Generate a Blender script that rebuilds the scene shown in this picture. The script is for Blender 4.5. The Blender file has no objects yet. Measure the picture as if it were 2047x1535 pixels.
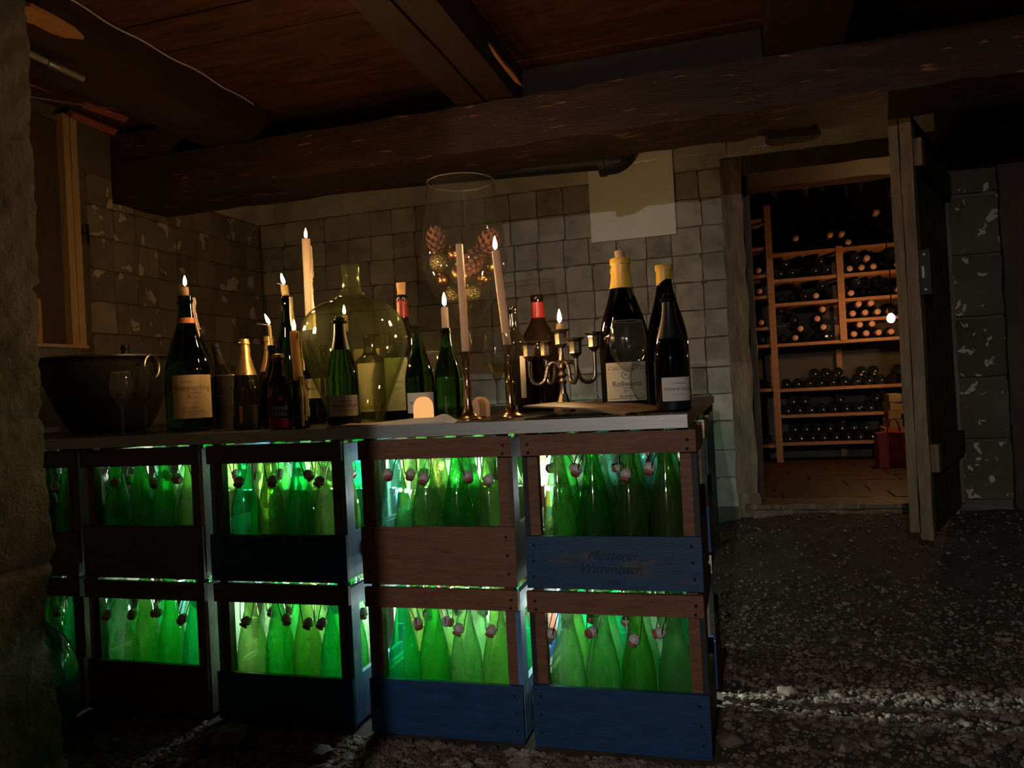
import bpy, bmesh, math, random
import numpy as np
from mathutils import Vector, Matrix

random.seed(7)
SC = bpy.context.scene
COL = SC.collection
PI = math.pi

# ------------------------------------------------------------------ camera
F, IW, IH = 1540.0, 2047.0, 1535.0
CAM = Vector((0, 0, 0.90))
YAW, PITCH, ROLL = math.radians(16.5), math.radians(0.41), math.radians(2.97)
FW = Vector((-math.sin(YAW) * math.cos(PITCH), math.cos(YAW) * math.cos(PITCH), math.sin(PITCH)))
R0 = Vector((math.cos(YAW), math.sin(YAW), 0))
U0 = R0.cross(FW)
RT = R0 * math.cos(ROLL) - U0 * math.sin(ROLL)
UP = U0 * math.cos(ROLL) + R0 * math.sin(ROLL)
cam_data = bpy.data.cameras.new('camera')
cam = bpy.data.objects.new('camera', cam_data)
COL.objects.link(cam)
M = Matrix((RT, UP, -FW)).transposed().to_4x4()
M.translation = CAM
cam.matrix_world = M
cam_data.sensor_width = 36
cam_data.lens = 36 * F / IW
cam_data.clip_start = 0.02
SC.camera = cam

# ------------------------------------------------------------------ world, exposure, render helpers
w = bpy.data.worlds.new('world')
SC.world = w
w.use_nodes = True
w.node_tree.nodes['Background'].inputs[0].default_value = (0.0, 0.0, 0.0, 1)
SC.view_settings.view_transform = 'Standard'
SC.view_settings.look = 'None'
SC.view_settings.exposure = 0.0
SC.view_settings.gamma = 1.0
SC.view_settings.use_curve_mapping = False
SC.cycles.transparent_max_bounces = 32
SC.cycles.max_bounces = 6
SC.cycles.caustics_reflective = False
SC.cycles.caustics_refractive = False
SC.cycles.sample_clamp_indirect = 2.0

LAMP_W = 180.0        # the cellar's ceiling lamp, behind the photographer
FLAME = 720.0        # candle flame radiance
LED = 820.0          # cold white led beads under the counter
BULB = 330.0         # small warm bulb in the wine store

# ------------------------------------------------------------------ pixel helpers
def ray(px, py):
    return FW + RT * ((px - IW / 2) / F) - UP * ((py - IH / 2) / F)
def on_y(px, py, Y):
    d = ray(px, py); return CAM + d * ((Y - CAM.y) / d.y)
def on_z(px, py, Z):
    d = ray(px, py); return CAM + d * ((Z - CAM.z) / d.z)
def on_x(px, py, X):
    d = ray(px, py); return CAM + d * ((X - CAM.x) / d.x)
def proj(p):
    v = Vector(p) - CAM; z = v.dot(FW)
    return IW / 2 + F * v.dot(RT) / z, IH / 2 - F * v.dot(UP) / z
def spot(px, Y, Z):
    """the point at depth Y and height Z that shows at image column px"""
    py = 800.0
    for _ in range(6):
        p = on_y(px, py, Y); q = proj((p.x, Y, Z)); py = q[1]
    return Vector((p.x, Y, Z))
def zat(p, py):
    """height above point p that shows at image row py"""
    a = proj((p[0], p[1], p[2]))[1]; b = proj((p[0], p[1], p[2] + 0.3))[1]
    z = p[2] + 0.3 * (py - a) / (b - a)
    for _ in range(4):
        y = proj((p[0], p[1], z))[1]; y2 = proj((p[0], p[1], z + 0.05))[1]
        z += 0.05 * (py - y) / (y2 - y)
    return z

# ------------------------------------------------------------------ materials
MATS = {}
class NT:
    def __init__(s, name):
        s.m = bpy.data.materials.new(name); s.m.use_nodes = True
        s.t = s.m.node_tree; s.t.nodes.clear()
        s.out = s.n('ShaderNodeOutputMaterial'); MATS[name] = s.m
    def n(s, kind, **kw):
        nd = s.t.nodes.new(kind)
        for k, v in kw.items():
            if k.startswith('i_'):
                nd.inputs[k[2:].replace('_', ' ')].default_value = v
            else: setattr(nd, k, v)
        return nd
    def l(s, a, b): s.t.links.new(a, b)
    def noise(s, scale, detail=4, rough=0.55, stretch=None, coord='Object', dist=0.0):
        tc = s.n('ShaderNodeTexCoord'); v = tc.outputs[coord]
        if coord == 'Object':
            oi = s.n('ShaderNodeObjectInfo'); ad = s.n('ShaderNodeVectorMath', operation='ADD')
            mu = s.n('ShaderNodeMath', operation='MULTIPLY'); mu.inputs[1].default_value = 37.0
            s.l(oi.outputs['Random'], mu.inputs[0]); s.l(v, ad.inputs[0]); s.l(mu.outputs[0], ad.inputs[1]); v = ad.outputs[0]
        if stretch:
            mp = s.n('ShaderNodeMapping'); mp.inputs['Scale'].default_value = stretch
            s.l(v, mp.inputs['Vector']); v = mp.outputs[0]
        nz = s.n('ShaderNodeTexNoise'); nz.inputs['Scale'].default_value = scale
        nz.inputs['Detail'].default_value = detail; nz.inputs['Roughness'].default_value = rough
        nz.inputs['Distortion'].default_value = dist
        s.l(v, nz.inputs['Vector']); return nz.outputs['Fac']
    def ramp(s, fac, stops):
        r = s.n('ShaderNodeValToRGB'); e = r.color_ramp.elements
        while len(e) < len(stops): e.new(0.5)
        for el, (p, c) in zip(e, stops):
            el.position = p; el.color = (*c, 1) if len(c) == 3 else c
        s.l(fac, r.inputs[0]); return r.outputs[0]
    def mixc(s, fac, a, b):
        m = s.n('ShaderNodeMix', data_type='RGBA')
        if isinstance(fac, (int, float)): m.inputs[0].default_value = fac
        else: s.l(fac, m.inputs[0])
        for i, c in ((6, a), (7, b)):
            if isinstance(c, tuple): m.inputs[i].default_value = (*c, 1)
            else: s.l(c, m.inputs[i])
        return m.outputs[2]
    def bump(s, h, strength=0.4, dist=0.01):
        b = s.n('ShaderNodeBump'); b.inputs['Strength'].default_value = strength; b.inputs['Distance'].default_value = dist
        s.l(h, b.inputs['Height']); return b.outputs[0]
    def principled(s, color, rough=0.6, metal=0.0, normal=None, **kw):
        p = s.n('ShaderNodeBsdfPrincipled')
        if isinstance(color, tuple): p.inputs['Base Color'].default_value = (*color, 1)
        else: s.l(color, p.inputs['Base Color'])
        if isinstance(rough, (int, float)): p.inputs['Roughness'].default_value = rough
        else: s.l(rough, p.inputs['Roughness'])
        p.inputs['Metallic'].default_value = metal
        for k, v in kw.items(): p.inputs[k.replace('_', ' ')].default_value = v
        if normal: s.l(normal, p.inputs['Normal'])
        s.l(p.outputs[0], s.out.inputs[0]); return p

def plain(name, color, rough=0.6, metal=0.0, var=0.15, scale=30, bump=0.15, **kw):
    t = NT(name); f = t.noise(scale)
    lo = tuple(c * (1 - var) for c in color); hi = tuple(min(1, c * (1 + var)) for c in color)
    t.principled(t.ramp(f, [(0.3, lo), (0.7, hi)]), rough, metal, t.bump(f, bump, 0.002), **kw)
def wood(name, dark, light, stretch=(2, 14, 14), scale=6, rough=0.65, bump=0.4, coord='Object', knots=True):
    t = NT(name); g = t.noise(scale, 6, 0.62, stretch, coord, 0.6); g2 = t.noise(scale * 5, 3, 0.6, stretch, coord)
    c = t.ramp(g, [(0.28, dark), (0.5, tuple((a + b) / 2 for a, b in zip(dark, light))), (0.72, light)])
    c = t.mixc(t.ramp(g2, [(0.35, (0.35, 0.35, 0.35)), (0.62, (0, 0, 0))]), c, tuple(d * 0.5 for d in dark))
    t.principled(c, rough, 0, t.bump(g2, bump, 0.002)); return t
def painted(name, paint, woodc, wear=0.62, stretch=(3, 14, 14)):
    t = NT(name); g = t.noise(5, 6, 0.6, stretch, 'Object', 0.5); wr = t.noise(4, 7, 0.68, (1.2, 5, 5)); g2 = t.noise(24, 3, 0.6, stretch)
    p = t.ramp(g, [(0.3, tuple(c * 0.7 for c in paint)), (0.7, tuple(c * 1.25 for c in paint))])
    c = t.mixc(t.ramp(wr, [(wear - 0.02, (0, 0, 0)), (wear + 0.05, (1, 1, 1))]), p, woodc)
    t.principled(c, 0.55, 0, t.bump(g2, 0.35, 0.002))
def thin_glass(name, tint, gloss=1.45, transl=0.0, dust=0.0, dust_haze_c=(0.3, 0.35, 0.25), edge=0.5, streak=0.5, rough=0.02):
    """thin blown glass: coloured see-through wall, a clear reflection, a dusty film or painted candlelit haze, set by dust"""
    t = NT(name)
    lw = t.n('ShaderNodeLayerWeight'); lw.inputs['Blend'].default_value = 0.35
    tc = t.mixc(lw.outputs['Facing'], tint, tuple(c ** (1 + edge * 3) for c in tint))
    tr = t.n('ShaderNodeBsdfTransparent'); t.l(tc, tr.inputs[0]); sh = tr.outputs[0]
    if transl > 0 or dust > 0:
        f = t.noise(9, 6, 0.65, (1, 1, streak))
        tl = t.n('ShaderNodeBsdfTranslucent'); tl.inputs[0].default_value = (*tint, 1)
        df = t.n('ShaderNodeBsdfDiffuse'); df.inputs[0].default_value = (*dust_haze_c, 1)
        md = t.n('ShaderNodeMixShader'); md.inputs[0].default_value = dust
        t.l(tl.outputs[0], md.inputs[1]); t.l(df.outputs[0], md.inputs[2])
        ms = t.n('ShaderNodeMixShader')
        fr = t.n('ShaderNodeMapRange'); fr.inputs[1].default_value = 0.3; fr.inputs[2].default_value = 0.7
        fr.inputs[3].default_value = transl * 0.55; fr.inputs[4].default_value = min(1, transl * 1.45)
        t.l(f, fr.inputs[0]); t.l(fr.outputs[0], ms.inputs[0])
        t.l(sh, ms.inputs[1]); t.l(md.outputs[0], ms.inputs[2]); sh = ms.outputs[0]
    gl = t.n('ShaderNodeBsdfGlossy'); gl.inputs['Roughness'].default_value = rough
    fc = t.n('ShaderNodeLayerWeight'); fc.inputs['Blend'].default_value = 0.5
    pw = t.n('ShaderNodeMath', operation='POWER'); pw.inputs[1].default_value = 5.0; t.l(fc.outputs['Facing'], pw.inputs[0])
    f0 = ((gloss - 1) / (gloss + 1)) ** 2
    fz = t.n('ShaderNodeMath', operation='MULTIPLY_ADD'); fz.inputs[1].default_value = 0.8 - f0; fz.inputs[2].default_value = f0; t.l(pw.outputs[0], fz.inputs[0])
    mx = t.n('ShaderNodeMixShader'); t.l(fz.outputs[0], mx.inputs[0]); t.l(sh, mx.inputs[1]); t.l(gl.outputs[0], mx.inputs[2])
    t.l(mx.outputs[0], t.out.inputs[0])
def solid_glass(name, color, ior=1.4, rough=0.01):
    t = NT(name)
    t.principled(color, rough, 0, None, Transmission_Weight=1.0, IOR=ior)
def emit(name, color, strength):
    t = NT(name); e = t.n('ShaderNodeEmission'); e.inputs[0].default_value = (*color, 1); e.inputs[1].default_value = strength
    t.l(e.outputs[0], t.out.inputs[0])
def wax(name, color, tl=0.45, em=0.0):
    t = NT(name); d = t.n('ShaderNodeBsdfDiffuse'); d.inputs[0].default_value = (*color, 1)
    r = t.n('ShaderNodeBsdfTranslucent'); r.inputs[0].default_value = (color[0], color[1] * 0.85, color[2] * 0.65, 1)
    m = t.n('ShaderNodeMixShader'); m.inputs[0].default_value = tl
    t.l(d.outputs[0], m.inputs[1]); t.l(r.outputs[0], m.inputs[2]); sh = m.outputs[0]
    if em:
        e = t.n('ShaderNodeEmission'); e.inputs[0].default_value = (1.0, 0.50, 0.17, 1); e.inputs[1].default_value = em
        a = t.n('ShaderNodeAddShader'); t.l(sh, a.inputs[0]); t.l(e.outputs[0], a.inputs[1]); sh = a.outputs[0]
    t.l(sh, t.out.inputs[0])

# walls
def plaster(name, base, spots, flake=None, thr=0.62, scale=3.0, bump=0.6, fsc=5.5):
    t = NT(name); f = t.noise(scale, 8, 0.6, None, 'Generated' if False else 'Object'); g = t.noise(28, 5, 0.6)
    c = t.ramp(f, [(0.3, tuple(x * 0.6 for x in base)), (0.5, base), (0.72, spots)])
    oi = t.n('ShaderNodeObjectInfo'); br = t.n('ShaderNodeMapRange'); br.inputs[3].default_value = 0.82; br.inputs[4].default_value = 1.15
    t.l(oi.outputs['Random'], br.inputs[0]); vm = t.n('ShaderNodeVectorMath', operation='SCALE'); t.l(c, vm.inputs[0]); t.l(br.outputs[0], vm.inputs['Scale']); c = vm.outputs[0]
    if flake:
        k = t.noise(fsc, 5, 0.5, None, 'Object', 0.4)
        c = t.mixc(t.ramp(k, [(thr, (0, 0, 0)), (thr + 0.02, (1, 1, 1))]), c, flake)
    t.principled(c, 0.9, 0, t.bump(g, bump, 0.006))
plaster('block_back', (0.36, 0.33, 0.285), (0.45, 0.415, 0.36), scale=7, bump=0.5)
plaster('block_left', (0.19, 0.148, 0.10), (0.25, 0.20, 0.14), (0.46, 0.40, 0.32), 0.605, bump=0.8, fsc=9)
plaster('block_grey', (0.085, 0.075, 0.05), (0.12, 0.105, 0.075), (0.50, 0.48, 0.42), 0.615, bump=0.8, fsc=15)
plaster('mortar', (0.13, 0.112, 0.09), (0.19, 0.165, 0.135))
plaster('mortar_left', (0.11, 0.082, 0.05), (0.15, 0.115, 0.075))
plaster('plaster_white', (0.52, 0.47, 0.40), (0.60, 0.545, 0.465), scale=2)
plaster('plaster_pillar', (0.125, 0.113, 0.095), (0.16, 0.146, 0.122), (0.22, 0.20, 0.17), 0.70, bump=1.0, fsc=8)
plaster('earth', (0.050, 0.039, 0.029), (0.085, 0.068, 0.050), scale=9, bump=1.0)
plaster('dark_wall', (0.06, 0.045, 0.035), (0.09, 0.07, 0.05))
t = NT('pebble'); oi = t.n('ShaderNodeTexCoord'); v = t.n('ShaderNodeTexVoronoi'); v.inputs['Scale'].default_value = 30
t.l(oi.outputs['Object'], v.inputs['Vector'])
t.principled(t.ramp(v.outputs['Color'], [(0.2, (0.078, 0.053, 0.037)), (0.55, (0.155, 0.112, 0.082)), (0.9, (0.26, 0.205, 0.16))]), 0.85)
# woods
wood('ceiling_plank', (0.024, 0.007, 0.003), (0.155, 0.046, 0.016), (1.6, 9, 9), 3)
wood('joist_wood', (0.020, 0.008, 0.005), (0.052, 0.020, 0.012), (9, 1.2, 9), 3)
t = NT('beam_wood'); g = t.noise(3, 7, 0.65, (1.0, 9, 9), 'Object', 0.8); g2 = t.noise(20, 3, 0.6, (1.2, 9, 9)); k = t.noise(7, 6, 0.6, (0.9, 4, 6))
c = t.ramp(g, [(0.3, (0.014, 0.005, 0.003)), (0.55, (0.045, 0.016, 0.009)), (0.75, (0.080, 0.030, 0.016))])
c = t.mixc(t.ramp(k, [(0.625, (0, 0, 0)), (0.66, (1, 1, 1))]), c, (0.26, 0.105, 0.042))
t.principled(c, 0.7, 0, t.bump(g2, 0.8, 0.006))
wood('crate_wood', (0.125, 0.043, 0.020), (0.26, 0.104, 0.049))
wood('crate_dark', (0.075, 0.042, 0.026), (0.15, 0.085, 0.05))
wood('crate_black', (0.012, 0.010, 0.009), (0.03, 0.024, 0.02))
wood('crate_pale', (0.33, 0.27, 0.20), (0.50, 0.42, 0.32), (14, 14, 2))
wood('door_wood', (0.11, 0.06, 0.03), (0.27, 0.165, 0.085), (12, 12, 1.4), 4)
wood('jamb_wood', (0.06, 0.035, 0.018), (0.30, 0.21, 0.125), (10, 10, 1.6), 2.6)
wood('pine_frame', (0.36, 0.21, 0.09), (0.52, 0.33, 0.16), (12, 12, 1.4), 5)
wood('dark_panel', (0.045, 0.024, 0.014), (0.085, 0.047, 0.027), (3, 3, 1), 4)
wood('orange_wood', (0.35, 0.14, 0.05), (0.50, 0.22, 0.085), (8, 8, 1.5), 4)
wood('red_wood', (0.25, 0.055, 0.025), (0.40, 0.10, 0.045), (8, 1.2, 8), 4)
wood('rack_wood', (0.34, 0.15, 0.06), (0.55, 0.27, 0.115), (3, 10, 10), 5)
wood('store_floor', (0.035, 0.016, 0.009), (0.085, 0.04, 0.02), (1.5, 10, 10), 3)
painted('crate_blue', (0.006, 0.044, 0.130), (0.10, 0.07, 0.045), 0.70)
painted('crate_blue_worn', (0.010, 0.046, 0.112), (0.075, 0.06, 0.05), 0.60)
painted('post_blue', (0.10, 0.22, 0.42), (0.33, 0.30, 0.25), 0.60, (14, 14, 3))
# metal, cloth, paper ...
t = NT('steel'); g = t.noise(12, 4, 0.6, (1, 60, 60))
t.principled(t.ramp(g, [(0.3, (0.34, 0.33, 0.31)), (0.7, (0.48, 0.46, 0.43))]), 0.5, 1.0, t.bump(g, 0.08, 0.001))
plain('table_dark', (0.030, 0.024, 0.019), 0.38, 0.2, bump=0.05)
plain('black_metal', (0.008, 0.008, 0.009), 0.32, 0.3)
plain('dark_bowl', (0.045, 0.043, 0.036), 0.42, 0.55, bump=0.1)
plain('bucket_steel', (0.30, 0.28, 0.25), 0.35, 0.9, bump=0.05)
plain('brass', (0.72, 0.46, 0.24), 0.2, 1.0, bump=0.05)
plain('old_silver', (0.50, 0.40, 0.32), 0.3, 1.0, 0.3, 60, 0.25)
plain('cast_pipe', (0.010, 0.0085, 0.007), 0.6, 0.0)
plain('pale_pipe', (0.13, 0.115, 0.09), 0.5)
plain('white_board', (0.80, 0.77, 0.71), 0.55, var=0.05, scale=5, bump=0.05)
plain('napkin', (0.62, 0.52, 0.46), 0.9, var=0.06, bump=0.4)
plain('leather', (0.22, 0.10, 0.045), 0.5, var=0.3, bump=0.3)
plain('leather_black', (0.012, 0.011, 0.010), 0.35)
plain('label_cream', (0.62, 0.53, 0.40), 0.75, var=0.05, bump=0.05)
plain('label_tan', (0.44, 0.30, 0.17), 0.75, var=0.08, bump=0.05)
plain('label_white', (0.66, 0.58, 0.52), 0.7, var=0.04, bump=0.05)
plain('label_yellow', (0.62, 0.50, 0.24), 0.75, var=0.06, bump=0.05)
plain('label_green', (0.30, 0.33, 0.20), 0.75, var=0.15, bump=0.05)
plain('label_black', (0.012, 0.011, 0.011), 0.4)
plain('label_red', (0.42, 0.035, 0.025), 0.5)
plain('ink', (0.04, 0.03, 0.026), 0.7)
plain('ink_brown', (0.14, 0.085, 0.05), 0.7)
plain('ink_silver', (0.55, 0.50, 0.46), 0.5)
plain('crate_ink', (0.007, 0.012, 0.020), 0.7)
plain('gold_foil', (0.66, 0.40, 0.17), 0.32, 0.75, 0.2, 70, 0.35)
plain('black_foil', (0.010, 0.008, 0.010), 0.42, 0.0, bump=0.3, Specular_IOR_Level=0.2)
plain('red_capsule', (0.25, 0.018, 0.018), 0.32)
plain('orange_band', (0.55, 0.16, 0.07), 0.5)
plain('yellow_wax', (0.72, 0.40, 0.06), 0.35)
plain('cork', (0.52, 0.31, 0.17), 0.85)
plain('ceramic', (0.62, 0.55, 0.50), 0.3, bump=0.02)
plain('rubber_red', (0.42, 0.13, 0.09), 0.7)
plain('wire', (0.14, 0.12, 0.10), 0.4, 0.9)
plain('wick', (0.01, 0.008, 0.006), 0.9)
plain('cone_scale', (0.30, 0.125, 0.085), 0.6, var=0.35, scale=50)
plain('cone_core', (0.06, 0.028, 0.018), 0.8)
plain('gold_ball', (0.62, 0.40, 0.17), 0.28, 0.95, bump=0.02)
plain('copper_ball', (0.60, 0.29, 0.14), 0.25, 0.95, bump=0.02)
t = NT('glitter_ball'); v = t.n('ShaderNodeTexVoronoi'); v.inputs['Scale'].default_value = 160; tc = t.n('ShaderNodeTexCoord'); t.l(tc.outputs['Object'], v.inputs['Vector'])
t.principled(t.ramp(v.outputs['Distance'], [(0.1, (0.62, 0.50, 0.24)), (0.7, (0.33, 0.25, 0.10))]), 0.35, 0.8, t.bump(v.outputs['Distance'], 1.0, 0.004))
plain('red_bag', (0.22, 0.016, 0.018), 0.7, bump=0.4)
plain('rack_bottle', (0.010, 0.012, 0.010), 0.12, 0.0, bump=0.0, Coat_Weight=0.6)
plain('rack_cap', (0.70, 0.38, 0.28), 0.4)
plain('dark_liquid_bottle', (0.010, 0.008, 0.006), 0.05, bump=0.0, Coat_Weight=0.5)
plain('brown_big_bottle', (0.010, 0.006, 0.004), 0.07, bump=0.0, Coat_Weight=0.4)
plain('emblem', (0.62, 0.50, 0.20), 0.5)
plain('lamp_enamel', (0.10, 0.10, 0.10), 0.4)
plain('rope', (0.50, 0.42, 0.32), 0.9)
plain('board_paper', (0.30, 0.24, 0.13), 0.8)
wax('candle_wax', (0.86, 0.70, 0.55), 0.40)
wax('stub_wax', (0.90, 0.74, 0.46), 0.55)
wax('led_candle', (0.22, 0.10, 0.04), 0.3, 0.85)
wax('led_candle_dim', (0.70, 0.46, 0.34), 0.3, 0.05)
emit('flame', (1.0, 0.62, 0.26), FLAME)
emit('led_white', (0.80, 1.0, 0.93), LED)
emit('warm_bulb', (1.0, 0.50, 0.18), BULB)
emit('ceiling_lamp_bulb', (1.0, 0.92, 0.80), 60)
thin_glass('clear_glass', (0.97, 0.97, 0.95), 1.7, 0.012, 1.0, (0.8, 0.75, 0.65), 0.8)  # slight haze painted in for candle glints on the wine glasses
plain('rim_glint', (0.45, 0.42, 0.36), 0.1, 0.0, bump=0.0, Transmission_Weight=0.6)  # pale rim colour stands in for refracted candlelight
thin_glass('giant_glass', (0.975, 0.975, 0.965), 1.6, 0.009, 1.0, (0.8, 0.76, 0.68), 0.5)  # painted haze lets the candlelit edges of the bowl show
thin_glass('carboy_inner', (0.96, 0.97, 0.92), 1.4, edge=0.8)
thin_glass('wine_fill', (0.93, 0.84, 0.58), 1.35)
thin_glass('carboy_glass', (0.90, 0.925, 0.76), 1.7, 0.04, 0.6, (0.45, 0.5, 0.32), 1.6)
thin_glass('bottle_green', (0.24, 0.80, 0.30), 1.65, 0.242, 0.14, (0.16, 0.24, 0.12), 1.5)
thin_glass('bottle_emerald', (0.10, 0.80, 0.40), 1.65, 0.205, 0.12, (0.14, 0.24, 0.13), 1.5)
thin_glass('bottle_olive', (0.60, 0.80, 0.38), 1.65, 0.270, 0.20, (0.22, 0.25, 0.12), 1.5)
thin_glass('bottle_pale', (0.64, 0.86, 0.60), 1.65, 0.279, 0.22, (0.24, 0.28, 0.18), 1.5)
thin_glass('bottle_teal', (0.42, 0.82, 0.72), 1.65, 0.214, 0.14, (0.16, 0.24, 0.20), 1.5)
solid_glass('champagne_green', (0.10, 0.33, 0.05))
solid_glass('champagne_dark', (0.035, 0.11, 0.02))
solid_glass('olive_glass', (0.16, 0.17, 0.025))
solid_glass('amber_glass', (0.20, 0.045, 0.012))
solid_glass('black_glass', (0.014, 0.02, 0.008))
thin_glass('demijohn_glass', (0.16, 0.42, 0.34), 1.55, 0.25, 0.3, edge=0.6)

# ------------------------------------------------------------------ geometry (lists of verts, faces)
def box(x0, x1, y0, y1, z0, z1):
    v = [(x, y, z) for z in (z0, z1) for y in (y0, y1) for x in (x0, x1)]
    return v, [(0, 2, 3, 1), (4, 5, 7, 6), (0, 1, 5, 4), (2, 6, 7, 3), (0, 4, 6, 2), (1, 3, 7, 5)]
def cbox(c, s):
    return box(c[0] - s[0] / 2, c[0] + s[0] / 2, c[1] - s[1] / 2, c[1] + s[1] / 2, c[2] - s[2] / 2, c[2] + s[2] / 2)
def join(*gs):
    v, f = [], []
    for g in gs:
        o = len(v); v += list(g[0]); f += [tuple(i + o for i in q) for q in g[1]]
    return v, f
def xf(g, m):
    return [tuple(m @ Vector(p)) for p in g[0]], g[1]
def mv(g, d): return [(p[0] + d[0], p[1] + d[1], p[2] + d[2]) for p in g[0]], g[1]
def smooth(pts, k=4):
    out = []
    n = len(pts)
    for i in range(n - 1):
        p0, p1, p2, p3 = pts[max(i - 1, 0)], pts[i], pts[i + 1], pts[min(i + 2, n - 1)]
        for j in range(k):
            t = j / k
            out.append(tuple(0.5 * (2 * b + (c - a) * t + (2 * a - 5 * b + 4 * c - d) * t * t + (3 * b - a - 3 * c + d) * t ** 3)
                             for a, b, c, d in zip(p0, p1, p2, p3)))
    out.append(pts[-1]); return out
def lathe(prof, n=24):
    v, f, rings = [], [], []
    for r, z in prof:
        if r <= 1e-6:
            rings.append([len(v)]); v.append((0, 0, z))
        else:
            s = len(v); rings.append(list(range(s, s + n)))
            v += [(r * math.cos(2 * PI * i / n), r * math.sin(2 * PI * i / n), z) for i in range(n)]
    for a, b in zip(rings, rings[1:]):
        if len(a) == 1 and len(b) == 1: continue
        for i in range(n):
            j = (i + 1) % n
            if len(a) == 1: f.append((a[0], b[j], b[i]))
            elif len(b) == 1: f.append((a[i], a[j], b[0]))
            else: f.append((a[i], a[j], b[j], b[i]))
    return v, f
def tube(pts, r, n=8, cap=True):
    v, f = [], []
    P = [Vector(p) for p in pts]; rs = r if isinstance(r, (list, tuple)) else [r] * len(P)
    up = Vector((0, 0, 1)); prev = None
    for i, p in enumerate(P):
        d = (P[min(i + 1, len(P) - 1)] - P[max(i - 1, 0)]).normalized()
        if prev is None:
            a = d.cross(up if abs(d.z) < 0.9 else Vector((1, 0, 0))).normalized()
        else:
            a = (prev - d * prev.dot(d)).normalized()
        prev = a; b = d.cross(a)
        v += [tuple(p + (a * math.cos(2 * PI * k / n) + b * math.sin(2 * PI * k / n)) * rs[i]) for k in range(n)]
    for i in range(len(P) - 1):
        for k in range(n):
            j = (k + 1) % n; f.append((i * n + k, i * n + j, (i + 1) * n + j, (i + 1) * n + k))
    if cap:
        f.append(tuple(range(n - 1, -1, -1))); f.append(tuple(range((len(P) - 1) * n, len(P) * n)))
    return v, f
def ball(r, n=16, m=10, sz=1.0):
    return lathe([(r * math.sin(PI * i / m), -r * sz * math.cos(PI * i / m)) for i in range(m + 1)], n)
def rough_box(x0, x1, y0, y1, z0, z1, amp, cell=0.12, seed=0):
    """a hewn timber or masonry block: subdivided box whose skin is uneven"""
    bm = bmesh.new(); rnd = random.Random(seed)
    bmesh.ops.create_cube(bm, size=1)
    for e in ('x', 'y', 'z'):
        L = {'x': x1 - x0, 'y': y1 - y0, 'z': z1 - z0}[e]; cuts = min(60, max(0, int(L / cell)))
        if cuts:
            i = 'xyz'.index(e)
            ed = [q for q in bm.edges if abs(q.verts[0].co[i] - q.verts[1].co[i]) > 0.5]
            bmesh.ops.subdivide_edges(bm, edges=ed, cuts=cuts, use_grid_fill=True)
    bm.verts.index_update()
    vs = [((x0 + (p.co.x + 0.5) * (x1 - x0)) + rnd.uniform(-amp, amp), (y0 + (p.co.y + 0.5) * (y1 - y0)) + rnd.uniform(-amp, amp),
           (z0 + (p.co.z + 0.5) * (z1 - z0)) + rnd.uniform(-amp, amp)) for p in bm.verts]
    fs = [tuple(p.index for p in q.verts) for q in bm.faces]
    bm.free(); return vs, fs

CACHE = {}
def mesh(name, g, mat, smooth_deg=40, key=None):
    if key and key in CACHE: return CACHE[key]
    me = bpy.data.meshes.new(name); me.from_pydata([tuple(p) for p in g[0]], [], g[1]); me.update()
    if mat: me.materials.append(MATS[mat])
    if smooth_deg:
        me.polygons.foreach_set('use_smooth', [True] * len(me.polygons))
        me.set_sharp_from_angle(angle=math.radians(smooth_deg))
    if key: CACHE[key] = me
    return me
def put(name, me, parent=None, loc=None, rot=None):
    o = bpy.data.objects.new(name, me); COL.objects.link(o)
    if parent: o.parent = parent
    if loc is not None: o.location = loc
    if rot is not None: o.rotation_euler = rot
    return o
def part(name, g, mat, parent=None, loc=None, rot=None, sm=40, label=None, key=None):
    o = put(name, mesh(name, g, mat, sm, key), parent, loc, rot)
    if label: o['label'] = label
    return o
def tag(o, label, cat, group=None):
    o['label'] = label; o['category'] = cat
    if group: o['group'] = group
    return o
def thing(name, label, cat, loc=(0, 0, 0), rotz=0.0, group=None):
    o = put(name, None, None, loc, (0, 0, rotz)); o.empty_display_size = 0.05
    return tag(o, label, cat, group)
def struct(o, label=None):
    o['kind'] = 'structure'
    if label: o['label'] = label
    return o

def text_geo(body, size, align='CENTER', shear=0.0, ext=0.0):
    cu = bpy.data.curves.new('txt', 'FONT'); cu.body = body; cu.size = size; cu.align_x = align; cu.align_y = 'CENTER'
    cu.shear = shear; cu.resolution_u = 3; cu.extrude = ext
    o = bpy.data.objects.new('txt', cu); COL.objects.link(o)
    dg = bpy.context.evaluated_depsgraph_get(); me = o.evaluated_get(dg).to_mesh()
    g = ([tuple(v.co) for v in me.vertices], [tuple(p.vertices) for p in me.polygons])
    o.evaluated_get(dg).to_mesh_clear(); bpy.data.objects.remove(o); bpy.data.curves.remove(cu)
    return g
def wrap(g, r, ang, z):
    """bend flat x/y geometry onto a cylinder of radius r about z"""
    return [(r * math.cos(ang + p[0] / r), r * math.sin(ang + p[0] / r), z + p[1]) for p in g[0]], g[1]
def patch(r, w, h, ang, z, n=14):
    v = [(x, y, 0) for y in (-h / 2, h / 2) for x in [(-0.5 + i / n) * w for i in range(n + 1)]]
    f = [(i, i + 1, i + n + 2, i + n + 1) for i in range(n)]
    return wrap((v, f), r, ang, z)
def facing(p): return math.atan2(CAM.y - p[1], CAM.x - p[0])

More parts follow.
